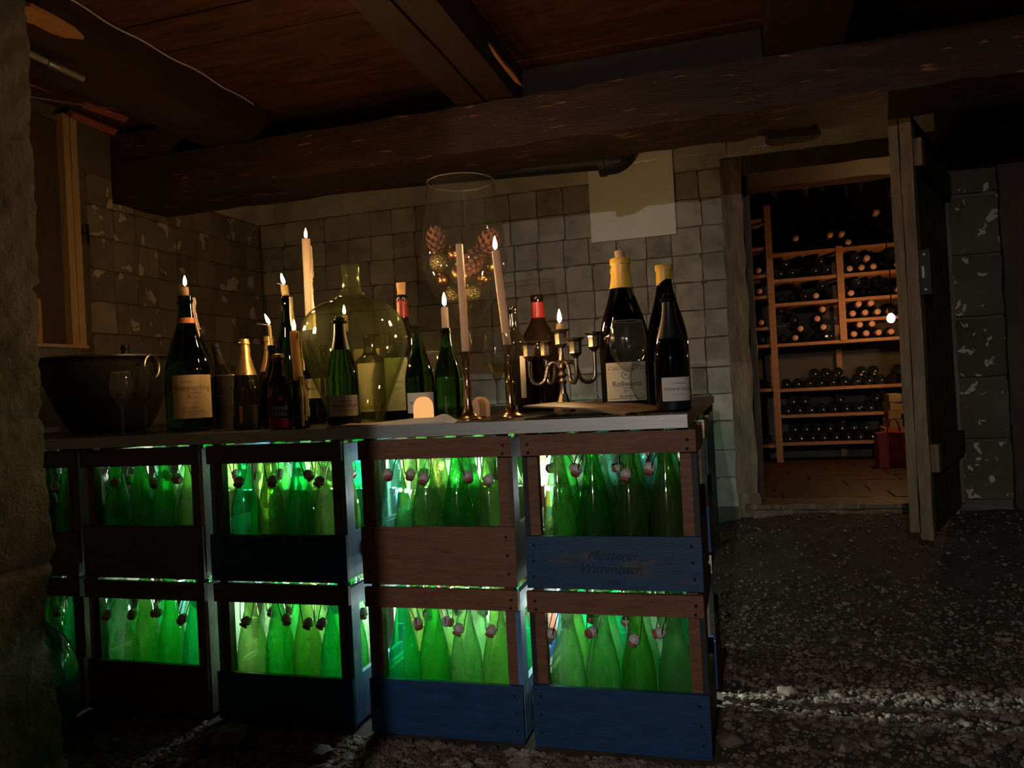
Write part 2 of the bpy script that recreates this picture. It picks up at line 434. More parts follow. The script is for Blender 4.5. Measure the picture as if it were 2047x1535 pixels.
# ================================================================== STRUCTURE
WX, BY = -2.885, 4.26          # left wall plane, back wall plane
TOP = 0.82                     # counter top height
CEIL = 2.27
def sstep(a, b, x):
    t = min(1, max(0, (x - a) / (b - a))); return t * t * (3 - 2 * t)
def ground_z(x, y):
    return 0.205 * sstep(2.55, 4.2, y) * sstep(-0.75, 0.25, x) - 0.004
def build_ground():
    nx, ny = 110, 130; xs = np.linspace(-3.0, 2.7, nx); ys = np.linspace(-3.1, 4.4, ny)
    v = [(x, y, ground_z(x, y) - (random.random() * 0.012 if (x > -0.1 or y < 1.8) else 0)) for y in ys for x in xs]
    f = [(j * nx + i, j * nx + i + 1, (j + 1) * nx + i + 1, (j + 1) * nx + i) for j in range(ny - 1) for i in range(nx - 1)]
    return v, f
struct(part('floor', build_ground(), 'earth', sm=60), 'trodden earth floor strewn with gravel')

def block_mesh(s, seed, depth, mat, inset=0.0012, jag=0.0035):
    key = ('blk', s, seed, mat)
    if key in CACHE: return CACHE[key]
    rnd = random.Random(seed); h = s / 2 - inset; pts = []
    for k in range(4):
        a = k * PI / 2; c, q = math.cos(a), math.sin(a)
        rc = rnd.choice([0.004, 0.006, 0.008, 0.012, 0.028])
        for (x, y) in ((h, -h + rc), (h, 0), (h, h - rc), (h - rc * 0.3, h - rc * 0.3)):
            x += rnd.uniform(-jag, 0.3 * jag); y += rnd.uniform(-jag, jag) * 0.5
            pts.append((x * c - y * q, x * q + y * c))
    n = len(pts); v = []
    for (sc, d) in ((1, 0), (1, depth - 0.0025), (0.982, depth)):
        v += [(p[0] * sc, p[1] * sc, d + (rnd.uniform(-0.002, 0.002) if d == depth else 0)) for p in pts]
    f = []
    for r in range(2):
        for i in range(n):
            j = (i + 1) % n; f.append((r * n + i, r * n + j, (r + 1) * n + j, (r + 1) * n + i))
    f.append(tuple(range(2 * n, 3 * n)))
    me = mesh('block', (v, f), mat, 35); CACHE[key] = me; return me

# back wall (with the doorway), mortar bed and stack-bonded blocks
DX0, DX1, DZ0, DZ1 = 0.0, 0.96, 0.235, 2.045
bw = join(box(-3.2, DX0, BY + 0.0, BY + 0.3, -0.1, 2.5), box(DX1, 2.8, BY, BY + 0.3, -0.1, 2.5), box(DX0, DX1, BY, BY + 0.3, DZ1, 2.5), box(DX0, DX1, BY, BY + 0.3, -0.1, DZ0 - 0.045))
wall_back = struct(part('wall_back', bw, 'mortar', sm=0), 'block-built rear wall with pale plaster band on top')
P_ = 0.150
def block_field(wall, mat, cols, rows, place, rnd, jx=0.011, jz=0.006, depth=0.010, seeds=0):
    zb = [2.02 - P_ * r + (rnd.uniform(-jz, jz) if r else 0) for r in range(rows + 1)]
    for r in range(rows):
        xb = [P_ * c + (rnd.uniform(-jx, jx) if c else 0) for c in range(cols + 1)]
        for c in range(cols):
            o = put('block', block_mesh(P_, seeds + rnd.randrange(14), depth, mat), wall)
            place(o, (xb[c] + xb[c + 1]) / 2, (zb[r] + zb[r + 1]) / 2)
            o.scale = ((xb[c + 1] - xb[c]) / P_, (zb[r] - zb[r + 1]) / P_, rnd.uniform(0.75, 1.3))
def pl_back(o, u, z): o.location = (-0.012 - u, BY, z); o.rotation_euler = (PI / 2, 0, 0)
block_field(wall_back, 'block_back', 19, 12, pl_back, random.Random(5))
part('plaster_band', rough_box(-2.9, -0.30 + 0.29, BY - 0.022, BY + 0.02, 2.022, 2.27, 0.003, 0.1, 3), 'plaster_white', wall_back, sm=60)
part('plaster_band', rough_box(-0.005, 1.0, BY - 0.02, BY + 0.02, 2.053, 2.27, 0.003, 0.1, 4), 'plaster_white', wall_back, sm=60)
# right of the doorway: flaking painted blocks and a dark timber post
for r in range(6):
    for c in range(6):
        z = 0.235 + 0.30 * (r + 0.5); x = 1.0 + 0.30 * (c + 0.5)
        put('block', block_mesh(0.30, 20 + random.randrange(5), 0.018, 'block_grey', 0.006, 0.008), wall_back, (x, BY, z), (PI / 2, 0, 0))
part('timber_post', rough_box(1.235, 1.345, BY - 0.05, BY + 0.02, 0.2, 2.0, 0.004, 0.1, 5), 'dark_panel', wall_back)
# left wall
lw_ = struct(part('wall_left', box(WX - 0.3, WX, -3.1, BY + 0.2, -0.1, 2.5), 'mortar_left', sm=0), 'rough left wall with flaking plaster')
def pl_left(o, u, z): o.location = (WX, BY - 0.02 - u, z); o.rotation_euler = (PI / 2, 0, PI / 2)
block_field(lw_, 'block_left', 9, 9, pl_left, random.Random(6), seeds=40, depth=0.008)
part('plaster_band', rough_box(WX - 0.02, WX + 0.012, 3.3, BY, 2.022, 2.27, 0.003, 0.1, 6), 'plaster_white', lw_, sm=60)
struct(part('wall_right', box(2.62, 2.9, -3.1, BY + 0.2, -0.1, 2.5), 'dark_wall', sm=0))
struct(part('wall_front', box(-3.2, 2.9, -3.3, -3.05, -0.1, 2.5), 'dark_wall', sm=0))

# foreground masonry pier at the left edge
def pier():
    rnd = random.Random(12); y0, y1 = 0.55, 1.345; x0, x1 = -2.0, -1.485
    ny, nz = 60, 170; v, f = [], []
    joints = [0.145, 0.40, 0.58, 0.90, 1.18, 1.52, 1.86]
    tab = [(0.0, 0.022), (0.15, 0.013), (0.30, -0.006), (0.437, -0.020), (0.52, -0.010), (0.57, 0.010), (0.62, 0.008), (0.75, 0.0), (0.93, -0.010), (1.1, -0.004), (1.265, 0.004), (1.5, 0.006), (1.825, 0.002), (2.4, 0.0)]
    def edge(z):
        q = 0
        for (za, ea), (zb, eb) in zip(tab, tab[1:]):
            if za <= z <= zb: q = ea + (eb - ea) * (z - za) / (zb - za)
        return q + 0.35 * (0.006 * math.sin(z * 7 + 1) + 0.004 * math.sin(z * 23) + 0.006 * math.sin(z * 51 + 2) + 0.006 * math.sin(z * 117) + 0.004 * math.sin(z * 191))
    rows = []
    for k in range(nz + 1):
        z = -0.05 + 2.4 * k / nz; row = []
        dj = min(abs(z - j - 0.01 * math.sin(z * 40)) for j in joints); groove = 0.009 * max(0, 1 - dj / 0.014)
        e = edge(z) - groove * 0.8
        for j in range(ny + 1):
            y = y0 + (y1 - y0) * j / ny
            lump = 0.001 * math.sin(y * 31 + z * 17) + 0.0008 * math.sin(y * 77 - z * 63) + rnd.uniform(-0.0012, 0.0012)
            row.append((x1 + lump - groove, y + (e if j == ny else e * (j / ny) ** 6), z))
        for q in range(5):
            row.append((x1 - 0.035 - 0.1 * q + rnd.uniform(-0.004, 0.004), y1 + e - 0.004 + 0.012 * min(q, 1), z))
        rows.append(row)
    n = len(rows[0])
    for row in rows: v += row
    for k in range(nz):
        for j in range(n - 1): f.append((k * n + j, k * n + j + 1, (k + 1) * n + j + 1, (k + 1) * n + j))
    b = box(x0, x1 - 0.03, y0, y1 - 0.03, -0.05, 2.35)
    return join((v, f), b)
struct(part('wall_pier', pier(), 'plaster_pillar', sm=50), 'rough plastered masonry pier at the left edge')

struct(part('wall_shade_column', rough_box(-0.925, -0.59, -0.62, -0.40, -0.05, 2.29, 0.004, 0.15, 77), 'plaster_pillar', sm=50), 'unseen column added beside the viewer to shade the left crates')  # unseen column, added to cast the shadow on the left crates
# ceiling: planks between joists
ceil_ = struct(part('ceiling', box(-3.2, 2.9, -3.3, BY + 0.3, CEIL + 0.03, CEIL + 0.15), 'joist_wood', sm=0), 'old brown plank ceiling')
yy = -3.05; k = 0
while yy < BY:
    wd = random.uniform(0.19, 0.26); x = -3.05
    part('plank', box(-3.05, 2.75, yy + 0.004, yy + wd, CEIL + random.uniform(0, 0.008), CEIL + 0.035), 'ceiling_plank', ceil_, sm=0)
    yy += wd
for n_, (a, b, lab) in enumerate([(-2.335, -2.07, 'left'), (-1.085, -0.834, 'middle'), (0.154, 0.42, 'right'), (1.4, 1.65, 'r2')]):
    if lab == 'middle':
        o = struct(part('joist_1', rough_box(a, (a + b) / 2 - 0.004, -3.0, 3.35, 2.105, CEIL + 0.02, 0.003, 0.2, 30), 'joist_wood', None))
        o['label'] = 'dark ceiling joist made of two timbers, in the middle'
        part('twin_timber', rough_box((a + b) / 2 + 0.004, b, -3.0, 3.35, 2.108, CEIL + 0.02, 0.003, 0.2, 31), 'joist_wood', o)
    else:
        o = struct(part('joist_%d' % (n_ + (1 if n_ else 2)), rough_box(a, b, -3.0, 3.35, 2.105, CEIL + 0.02, 0.004, 0.2, 32 + n_), 'joist_wood', None))
# pale rope caulking along the joist at upper left
part('caulk_rope', tube([(-2.062 + 0.004 * math.sin(q * 9), -1 + q, CEIL - 0.006 + 0.004 * math.sin(q * 21)) for q in np.linspace(0, 4.05, 90)], 0.0035, 6), 'rope', bpy.data.objects['joist_2'])
def scar(name, pts, z, parent):
    v = [tuple(on_z(px, py, z)) for px, py in pts]; n = len(v); v += [(a, b, c + 0.012) for a, b, c in v]
    f = [tuple(range(n))] + [(i, (i + 1) % n, n + (i + 1) % n, n + i) for i in range(n)]
    part(name, (v, f), 'orange_wood', parent, sm=0, label='raw orange split in the timber')
scar('split_scar', [(46, 12), (62, 14), (110, 38), (150, 62), (168, 79), (130, 76), (100, 66), (70, 50), (46, 42)], 2.098, bpy.data.objects['joist_2'])
scar('split_scar', [(976, 88), (986, 98), (1005, 125), (1030, 152), (1045, 174), (1030, 165), (1008, 138), (988, 112)], 2.101, bpy.data.objects['joist_1'])
# main beam
beam = struct(part('beam_1', rough_box(-2.95, 2.75, 3.05, 3.41, 1.905, 2.10, 0.006, 0.09, 50), 'beam_wood', sm=50), 'heavy dark main beam across the room')
for (xa, xb) in ((-2.06, -1.09), (-0.83, 0.148), (0.428, 1.394), (1.656, 2.62)):
    part('shade_board', box(xa, xb, 3.20, 3.235, 2.106, CEIL - 0.001), 'joist_wood', beam, sm=0)  # dark boards added to paint the shadowed gap above the beam
part('beam_end_block', rough_box(-2.95, -2.55, 3.06, 3.40, 2.09, 2.24, 0.006, 0.09, 51), 'beam_wood', beam)
part('hanging_block', rough_box(0.16, 0.37, 3.42, 3.50, 1.885, 2.05, 0.006, 0.05, 52), 'beam_wood', beam)
o = struct(part('beam_2', rough_box(0.98, 2.7, 3.95, 4.22, 1.93, 2.14, 0.006, 0.1, 53), 'beam_wood', sm=50), 'dark lintel timber above the flaking wall')

# doorway frame
door_frame = struct(put('trim_1', None), 'weathered timber door frame')
part('jamb', rough_box(-0.045, 0.06, BY - 0.06, BY + 0.14, 0.30, 2.05, 0.006, 0.09, 60), 'jamb_wood', door_frame)
part('jamb_foot', rough_box(-0.04, 0.07, BY - 0.05, BY + 0.13, 0.17, 0.295, 0.004, 0.06, 66), 'jamb_wood', door_frame)
part('inner_jamb', rough_box(0.062, 0.095, BY + 0.0, BY + 0.31, 0.25, 2.0, 0.003, 0.1, 61), 'dark_panel', door_frame)
part('jamb', rough_box(0.93, 1.02, BY - 0.04, BY + 0.14, 0.235, 2.05, 0.004, 0.1, 62), 'jamb_wood', door_frame)
part('lintel', rough_box(-0.045, 1.02, BY - 0.05, BY + 0.31, 1.96, 2.05, 0.004, 0.1, 63), 'dark_panel', door_frame)
part('threshold', rough_box(-0.01, 0.98, BY - 0.06, BY + 0.16, 0.195, 0.236, 0.004, 0.1, 64), 'jamb_wood', door_frame)
part('threshold_step', rough_box(0.03, 0.98, BY - 0.10, BY - 0.05, 0.16, 0.212, 0.004, 0.1, 65), 'jamb_wood', door_frame)

# open door leaf, hinged on the right jamb, its edge towards us
door = struct(put('door_1', None, None, (0.664, 3.43, 0.212)), 'plank door standing open, edge towards the room')
ang = math.atan2(4.22 - 3.43, 0.965 - 0.664)
door.rotation_euler = (0, 0, ang)
DH = 1.727
part('edge_stile', rough_box(0, 0.07, -0.045, 0.0, 0, DH, 0.002, 0.15, 70), 'door_wood', door)
part('edge_batten', rough_box(0.0, 0.06, 0.004, 0.04, 0.03, DH - 0.01, 0.002, 0.15, 71), 'door_wood', door)
for q in range(5):
    part('door_plank', box(0.072 + q * 0.155, 0.072 + q * 0.155 + 0.150, -0.038, 0.0, 0.01, DH - 0.01), 'crate_black', door, sm=0)  # near-black wood colour paints the shade on the door face
for z in (0.27, 1.50):
    part('ledge', box(0.09, 0.82, -0.070, -0.038, z, z + 0.11), 'crate_black', door, sm=0); part('ledge_end', box(0.02, 0.088, -0.075, -0.046, z, z + 0.11), 'door_wood', door, sm=0)  # long ledge blackened like the shaded face, its end left wood-coloured
lk = part('lock_case', box(0.0, 0.12, -0.085, -0.046, 0.98, 1.16), 'black_metal', door, sm=0, label='black box lock')
for z in (1.0, 1.14): part('screw', xf(lathe([(0, 0), (0.006, 0), (0.005, 0.003), (0, 0.003)], 8), Matrix.Translation((-0.001, -0.066, z)) @ Matrix.Rotation(-PI / 2, 4, 'Y')), 'bucket_steel', lk)
part('lock_bolt', cbox((-0.003, -0.06, 1.07), (0.008, 0.008, 0.045)), 'bucket_steel', lk)

# window niche with pine frame in the left wall
win = struct(put('window_1', None), 'window niche with dark panel and pale pine frame')
for (ya, yb) in ((2.730, 2.764), (2.769, 2.804)):
    part('frame_post', rough_box(WX - 0.005, WX + 0.055, ya, yb, 1.20, 2.235, 0.0012, 0.2, int(ya * 100)), 'pine_frame', win)
part('niche_dark_panel', box(WX - 0.01, WX + 0.02, 2.28, 2.728, 1.205, 2.2), 'dark_panel', win, sm=0)  # flat dark board paints the shaded inside of the niche
part('sill', rough_box(WX - 0.01, WX + 0.06, 2.3, 2.81, 1.185, 1.20, 0.001, 0.2, 81), 'pine_frame', win)
part('under_sill', rough_box(WX - 0.01, WX + 0.05, 2.45, 2.78, 1.09, 1.184, 0.003, 0.1, 82), 'mortar', win)
part('inner_board', box(WX + 0.022, WX + 0.05, 2.42, 2.58, 1.201, 1.39), 'orange_wood', win, sm=0)
h = part('latch_hook', join(tube([(WX + 0.004, 2.80, 1.715), (WX + 0.05, 2.845, 1.715)], 0.005, 6), tube([(WX + 0.05, 2.845, 1.665), (WX + 0.05, 2.845, 1.76)], 0.006, 6)), 'black_metal', win)

# pipes and battens near the ceiling, far left
p = on_x(55, 105, -2.11); q = on_x(165, 157, -2.11)
pp = thing('ceiling_pipe', 'pale pipe with a metal joint under the ceiling, upper left', 'pipe')
part('pipe_run', tube([p + (p - q) * 0.6, q], 0.012, 10), 'pale_pipe', pp)
c = p + (q - p) * 0.42
part('coupling', tube([c - (q - p).normalized() * 0.02, c + (q - p).normalized() * 0.02], 0.016, 10), 'bucket_steel', pp)
for (a, b, X_, lab) in (((58, 160), (128, 185), -2.76, 'upper red batten by the pale ceiling pipe'), ((162, 205), (250, 236), -2.72, 'longer red batten beneath the pale ceiling cable'), ((140, 226), (228, 262), -2.80, 'lowest red batten above the pine window frame')):
    p = on_x(*a, X_); q = on_x(*b, X_)
    o = part('red_batten', tube([p, q], 0.022, 4), 'red_wood', sm=0); tag(o, lab, 'batten', 'red battens under the ceiling')
p = on_x(58, 193, -2.6); q = on_x(298, 222, -2.6); p2 = (p + q) / 2 + Vector((0, 0, -0.008))
tag(part('white_cable', tube(smooth([tuple(p), tuple(p2), tuple(q)], 6), 0.004, 6), 'pale_pipe'), 'thin white cable under the ceiling at upper left', 'cable')

# black waste pipe under the beam with elbow fitting
wp = thing('waste_pipe', 'black waste pipe slung below the main beam with a thick elbow', 'pipe')
a = on_y(588, 378, 3.485); b = on_y(1205, 322, 3.485)
part('pipe_run', tube(smooth([tuple(a + Vector((-0.02, 0, 0.04))), tuple(a), tuple(a + (b - a) * 0.5), tuple(b)], 5), 0.040, 14), 'cast_pipe', wp)
part('elbow', join(tube(smooth([tuple(b), tuple(b + Vector((0.06, 0, 0.002))), tuple(b + Vector((0.105, 0, 0.04))), tuple(b + Vector((0.108, 0, 0.1)))], 6), 0.064, 16)), 'cast_pipe', wp)
part('flange', tube([tuple(b - Vector((0.015, 0, 0))), tuple(b + Vector((0.012, 0, 0)))], 0.070, 16), 'cast_pipe', wp)
part('cleanout_cap', tube([tuple(b + Vector((0.07, -0.03, -0.01))), tuple(b + Vector((0.07, -0.068, -0.012)))], 0.028, 10), 'cast_pipe', wp)

# white board on the back wall
p0 = on_y(1183, 487, BY - 0.03); p1 = on_y(1352, 466, BY - 0.03)
tag(part('wall_board', rough_box(p0.x, p1.x, BY - 0.036, BY - 0.017, (p0.z + p1.z) / 2, 2.26, 0.0004, 0.3, 9), 'white_board'), 'plain white rectangular board fixed to the block wall', 'board')

# ceiling lamp behind the photographer
lamp = thing('ceiling_lamp', 'small round ceiling lamp behind the viewer', 'lamp', (-0.224, -2.80, CEIL - 0.165))
part('cord', tube([(0, 0, 0.13), (0, 0, 0.165)], 0.004, 6), 'black_metal', lamp)
part('shade', lathe([(0.0, 0.135), (0.03, 0.13), (0.09, 0.085), (0.13, 0.03), (0.128, 0.03), (0.088, 0.08), (0.03, 0.122), (0.0, 0.125)], 20), 'lamp_enamel', lamp)
part('bulb', mv(ball(0.03, 12, 8), (0, 0, 0.088)), 'ceiling_lamp_bulb', lamp)
ld = bpy.data.lights.new('lamp_light', 'POINT'); ld.energy = LAMP_W; ld.color = (1.0, 0.97, 0.92); ld.shadow_soft_size = 0.025
lo = bpy.data.objects.new('lamp_light', ld); COL.objects.link(lo); lo.parent = lamp; lo.location = (0, 0, 0.030)

# ------------------------------------------------------------------ gravel
def gravel(n):
    rng = np.random.default_rng(3)
    t_ = (1 + 5 ** 0.5) / 2
    ico = np.array([(-1, t_, 0), (1, t_, 0), (-1, -t_, 0), (1, -t_, 0), (0, -1, t_), (0, 1, t_), (0, -1, -t_), (0, 1, -t_), (t_, 0, -1), (t_, 0, 1), (-t_, 0, -1), (-t_, 0, 1)]) / (1 + t_ ** 2) ** 0.5
    fi = np.array([(0, 11, 5), (0, 5, 1), (0, 1, 7), (0, 7, 10), (0, 10, 11), (1, 5, 9), (5, 11, 4), (11, 10, 2), (10, 7, 6), (7, 1, 8), (3, 9, 4), (3, 4, 2), (3, 2, 6), (3, 6, 8), (3, 8, 9), (4, 9, 5), (2, 4, 11), (6, 2, 10), (8, 6, 7), (9, 8, 1)])
    V, Fc = [], []; k = 0
    while k < n:
        if rng.random() < 0.62: x, y = rng.uniform(-0.45, 1.65), rng.uniform(1.45, 4.15)
        else: x, y = rng.uniform(-1.75, 0.5), rng.uniform(1.42, 1.86)
        s = 0.003 + 0.0085 * rng.random() ** 2.6
        if y > 2.5: s *= 0.75
        if y > 2.7 and rng.random() < min(0.85, (y - 2.7) * 1.2): continue
        if x < -0.09 and y > 1.845 and not (y > 2.75 and x > -0.6): continue
        R = np.array(Matrix.Rotation(rng.uniform(0, 6.28), 3, 'Z') @ Matrix.Rotation(rng.uniform(-0.5, 0.5), 3, 'X'))
        pv = (ico * (1 + rng.uniform(-0.25, 0.25, (12, 1)))) * np.array([s * rng.uniform(1.0, 1.7), s, s * rng.uniform(0.55, 0.8)])
        V.append(pv @ R.T + np.array([x, y, ground_z(x, y) + s * 0.2])); Fc.append(fi + 12 * k); k += 1
    V = np.concatenate(V); Fc = np.concatenate(Fc)
    me = bpy.data.meshes.new('gravel'); me.from_pydata(V.tolist(), [], Fc.tolist()); me.update(); me.materials.append(MATS['pebble'])
    return me
gv = put('gravel', gravel(34000)); tag(gv, 'loose brown and grey gravel covering the earth floor', 'gravel'); gv['kind'] = 'stuff'
for (px, py, s, lab) in ((452, 1492, 0.05, 'wedge-shaped grey rock in front of the blue lower crate'), (1575, 1390, 0.024, 'round ochre pebble near the right end of the counter'), (1690, 1500, 0.026, 'brown rounded stone near the bottom right of the gravel'), (1735, 1335, 0.022, 'flat olive stone in the lit gravel streak'), (1460, 1490, 0.028, 'reddish brown stone beside the lower crate corner'), (640, 1515, 0.03, 'broad dark stone at the bottom edge below the crates')):
    p = on_z(px, py, 0.0); p = on_z(px, py, ground_z(p.x, p.y)); g = ball(s, 10, 7, 0.6)
    rr = random.Random(px); g = ([(a[0] * (1.25 + 0.25 * math.sin(a[2] * 90)) + rr.uniform(-.12, .12) * s, a[1] + rr.uniform(-.12, .12) * s, a[2] + rr.uniform(-.1, .1) * s) for a in g[0]], g[1])
    o = part('stone', g, 'pebble', None, (p.x, p.y, p.z + s * 0.42), (0, 0, rr.uniform(0, 3))); tag(o, lab, 'stone', 'stones on the floor')

# ================================================================== COUNTER
YF = 1.863
wt = thing('steel_worktop', 'long stainless steel table top resting over the bottle crates', 'table')
part('tabletop', box(-2.80, -0.1245, YF, 3.80, TOP - 0.030, TOP), 'table_dark', wt, sm=0)
part('front_edge', box(-2.80, -0.1245, YF - 0.0035, YF - 0.0005, TOP - 0.031, TOP + 0.0005), 'steel', wt, sm=0)
for (x, y) in ((-0.150, 2.236), (-0.150, 2.66), (-0.150, 3.75), (-2.76, 3.75), (-2.76, 2.66)):
    part('leg', box(x - 0.018, x + 0.018, y - 0.016, y + 0.016, 0.0, TOP - 0.031), 'black_metal', wt, sm=0)
part('end_rail', box(-0.165, -0.130, 2.69, 3.73, 0.72, 0.76), 'black_metal', wt, sm=0)

# ---- crates
def crate(label, x0, x1, yf, z0, h, board_top, board_mat, slat_mat, post_mat, rz=0.0, emblem=False, nails=True, text=None, group='bottle crates in the counter', depth=0.337, slat_h=0.052, rear_top=0.19):
    W_ = x1 - x0; D = depth
    t = thing('bottle_crate', label, 'crate', ((x0 + x1) / 2, yf + D / 2, z0), rz, group)
    hw, hd, th = W_ / 2, D / 2, 0.014
    jt = lambda: random.uniform(-0.002, 0.002)
    ps = 0.026
    for sx in (-1, 1):
        for sy in (-1, 1):
            cx, cy = sx * (hw - th - ps / 2), sy * (hd - th - ps / 2)
            part('corner_post', box(cx - ps / 2, cx + ps / 2, cy - ps / 2, cy + ps / 2, 0, h), ('crate_dark' if slat_mat == 'crate_dark' else 'crate_wood') if sy < 0 else 'crate_pale', t, sm=0)
    part('base_board', box(-hw + th, hw - th, -hd + th, hd - th, 0.008, 0.018), 'crate_dark', t, sm=0)
    for sy in (-1, 1):
        y0, y1 = (-hd, -hd + th) if sy < 0 else (hd - th, hd)
        s = part('top_slat', box(-hw + jt(), hw + jt(), y0, y1, h - 0.004 - slat_h, h - 0.004 + 0.3 * jt()), slat_mat, t, sm=0)
        bt = board_top if sy < 0 else rear_top
        b = part('front_board' if sy < 0 else 'rear_board', box(-hw + jt(), hw + jt(), y0, y1, 0.003, bt), board_mat, t, sm=0)
        if sy < 0 and nails:
            for sx in (-1, 1):
                for dz in (0.3, 0.7): part('nail', xf(lathe([(0, 0), (0.0042, 0), (0.0035, 0.0015), (0, 0.0018)], 8), Matrix.Translation((sx * (hw - 0.018 - 0.004 * dz), y0, h - 0.012 - slat_h * dz)) @ Matrix.Rotation(PI / 2, 4, 'X')), 'wick', s)
                for dz in (0.18, 0.5, 0.82): part('nail', xf(lathe([(0, 0), (0.0042, 0), (0.0035, 0.0015), (0, 0.0018)], 8), Matrix.Translation((sx * (hw - 0.018 - 0.006 * dz), y0, 0.01 + (bt - 0.01) * dz)) @ Matrix.Rotation(PI / 2, 4, 'X')), 'wick', b)
        if sy < 0 and text:
            for (tx, sz, zz, xx) in text:
                g = text_geo(tx, sz, 'CENTER', 0.45); g = ([(p[0] + xx, y0 - 0.0006, p[1] + zz) for p in g[0]], g[1])
                part('lettering', g, 'crate_ink', b, sm=0)
        if sy < 0:
            part('inner_ledge', box(-hw + th, -hw + th + 0.012, -hd + th + ps, hd - th - ps, bt - 0.03, bt - 0.004), 'crate_pale', t, sm=0)
    for sx in (-1, 1):
        xa, xb = (-hw, -hw + th) if sx < 0 else (hw - th, hw)
        part('side_slat', box(xa, xb, -hd + th, hd - th, h - 0.012 - slat_h, h - 0.012), post_mat, t, sm=0)
        sb = part('side_board', box(xa, xb, -hd + th, hd - th, 0.010, board_top), post_mat, t, sm=0)
        part('side_batten', box(xa, xb, -hd + th, -hd + th + 0.045, board_top, h - 0.012 - slat_h), post_mat, t, sm=0)
        if emblem and sx > 0:
            part('round_emblem', xf(lathe([(0, 0), (0.042, 0), (0.042, 0.003), (0, 0.003)], 24), Matrix.Translation((hw, -0.04, board_top * 0.55)) @ Matrix.Rotation(PI / 2, 4, 'Y')), 'emblem', sb, label='round yellow emblem')
    return t

COLS = [(-2.395, -1.962), (-1.938, -1.505), (-1.478, -1.045), (-0.996, -0.568), (-0.541, -0.108)]
ZU, HU, HL = 0.396, 0.391, 0.394
TXT = [('Mosterei', 0.033, 0.086, 0.0), ('Wittenbach', 0.033, 0.054, -0.005), ('1960', 0.018, 0.022, 0.005)]
names_u = ['dark wooden bottle crate half hidden by the plaster pier, upper row', 'dark brown bottle crate, second from left in the upper row',
           'upper bottle crate with plain dark blue front board', 'upper bottle crate with bare reddish pine front board', 'upper bottle crate with worn blue front board and script lettering']
names_l = ['dark bottle crate half hidden by the plaster pier, lower row', 'dark brown bottle crate, second from left in the lower row',
           'lower blue crate under the plain dark blue one, brightest lit bottles', 'lower blue bottle crate directly under the bare pine crate', 'lower blue bottle crate at the right end of the counter']
short_u = ['upper crate by the pier', 'upper dark brown crate', 'upper plain blue crate', 'upper pine crate', 'upper lettered blue crate']
short_l = ['lower crate by the pier', 'lower dark brown crate', 'lower mid-left blue crate', 'lower blue crate under pine', 'lower right-end crate']
bm_u = ['crate_dark', 'crate_dark', 'crate_blue', 'crate_wood', 'crate_blue_worn']
bm_l = ['crate_dark', 'crate_dark', 'crate_blue', 'crate_blue', 'crate_blue']
sl_u = ['crate_dark', 'crate_dark', 'crate_dark', 'crate_wood', 'crate_wood']
po_u = ['crate_dark', 'crate_pale', 'post_blue', 'crate_dark', 'crate_black']
po_l = ['crate_dark', 'crate_pale', 'post_blue', 'post_blue', 'crate_black']
bt_u = [0.135, 0.158, 0.133, 0.156, 0.133]; bt_l = [0.15, 0.15, 0.138, 0.147, 0.155]
yo_u = [0.01, 0.008, 0.004, 0.006, 0.004]; yo_l = [0.008, 0.004, 0.006, 0.006, 0.002]

# ---- swing-top bottles
SB = smooth([(0.036, 0.0), (0.0425, 0.005), (0.0435, 0.02), (0.044, 0.10), (0.0438, 0.148), (0.0415, 0.176), (0.0355, 0.210), (0.0265, 0.250), (0.0190, 0.288), (0.0153, 0.317), (0.0140, 0.342)], 3)
SB = [(0, 0.006), (0.02, 0.001)] + SB + [(0.0170, 0.344), (0.0173, 0.358), (0.0150, 0.361), (0.0108, 0.361), (0.0108, 0.335)]
SBG = lathe(SB, 20)
def stopper_parts(variant):
    """hanging stopper: swung open on its wire beside the neck"""
    rnd = random.Random(100 + variant)
    dx = rnd.uniform(0.038, 0.043); dz = rnd.uniform(0.250, 0.280); zp = 0.335
    st = lathe([(0, -0.014), (0.007, -0.014), (0.013, -0.007), (0.0148, 0.0), (0.0137, 0.006), (0.008, 0.010), (0, 0.0105)], 12)
    wa = lathe([(0, 0.0105), (0.0118, 0.0105), (0.0126, 0.014), (0.0095, 0.0175), (0, 0.0175)], 12)
    tilt = Matrix.Translation((dx, 0, dz)) @ Matrix.Rotation(rnd.uniform(1.5, 3.0), 4, 'Y') @ Matrix.Rotation(rnd.uniform(-0.6, 0.6), 4, 'X')
    wv = join(*[tube(smooth([(0.0, q * 0.0165, zp), (0.014, q * 0.022, zp + 0.004), (dx * 0.95, q * 0.017, dz + 0.018), (dx, q * 0.0145, dz)], 4), 0.0014, 5) for q in (1, -1)],
              tube([(0.0172 * math.cos(q), 0.0172 * math.sin(q), zp + 0.004) for q in np.linspace(0, 2 * PI, 13)], 0.0014, 5, False),
              tube(smooth([(-0.012, 0.0165, zp), (-0.026, 0.012, zp - 0.025), (-0.026, -0.012, zp - 0.025), (-0.012, -0.0165, zp)], 3), 0.0014, 5))
    return xf(st, tilt), xf(wa, tilt), wv
STP = []
for k in range(6):
    s, wa, wv = stopper_parts(k)
    STP.append((mesh('stopper', s, 'ceramic', 45), mesh('rubber_washer', wa, 'rubber_red', 45), mesh('wire_bail', wv, 'wire', 60)))
GL = {c: mesh('swing_top_bottle', SBG, m, 50) for c, m in (('green', 'bottle_green'), ('emerald', 'bottle_emerald'), ('olive green', 'bottle_olive'), ('pale green', 'bottle_pale'), ('teal', 'bottle_teal'))}
ORD = ['leftmost', 'second left', 'second right', 'rightmost']
ROWN = ['front row', 'middle row', 'back row']
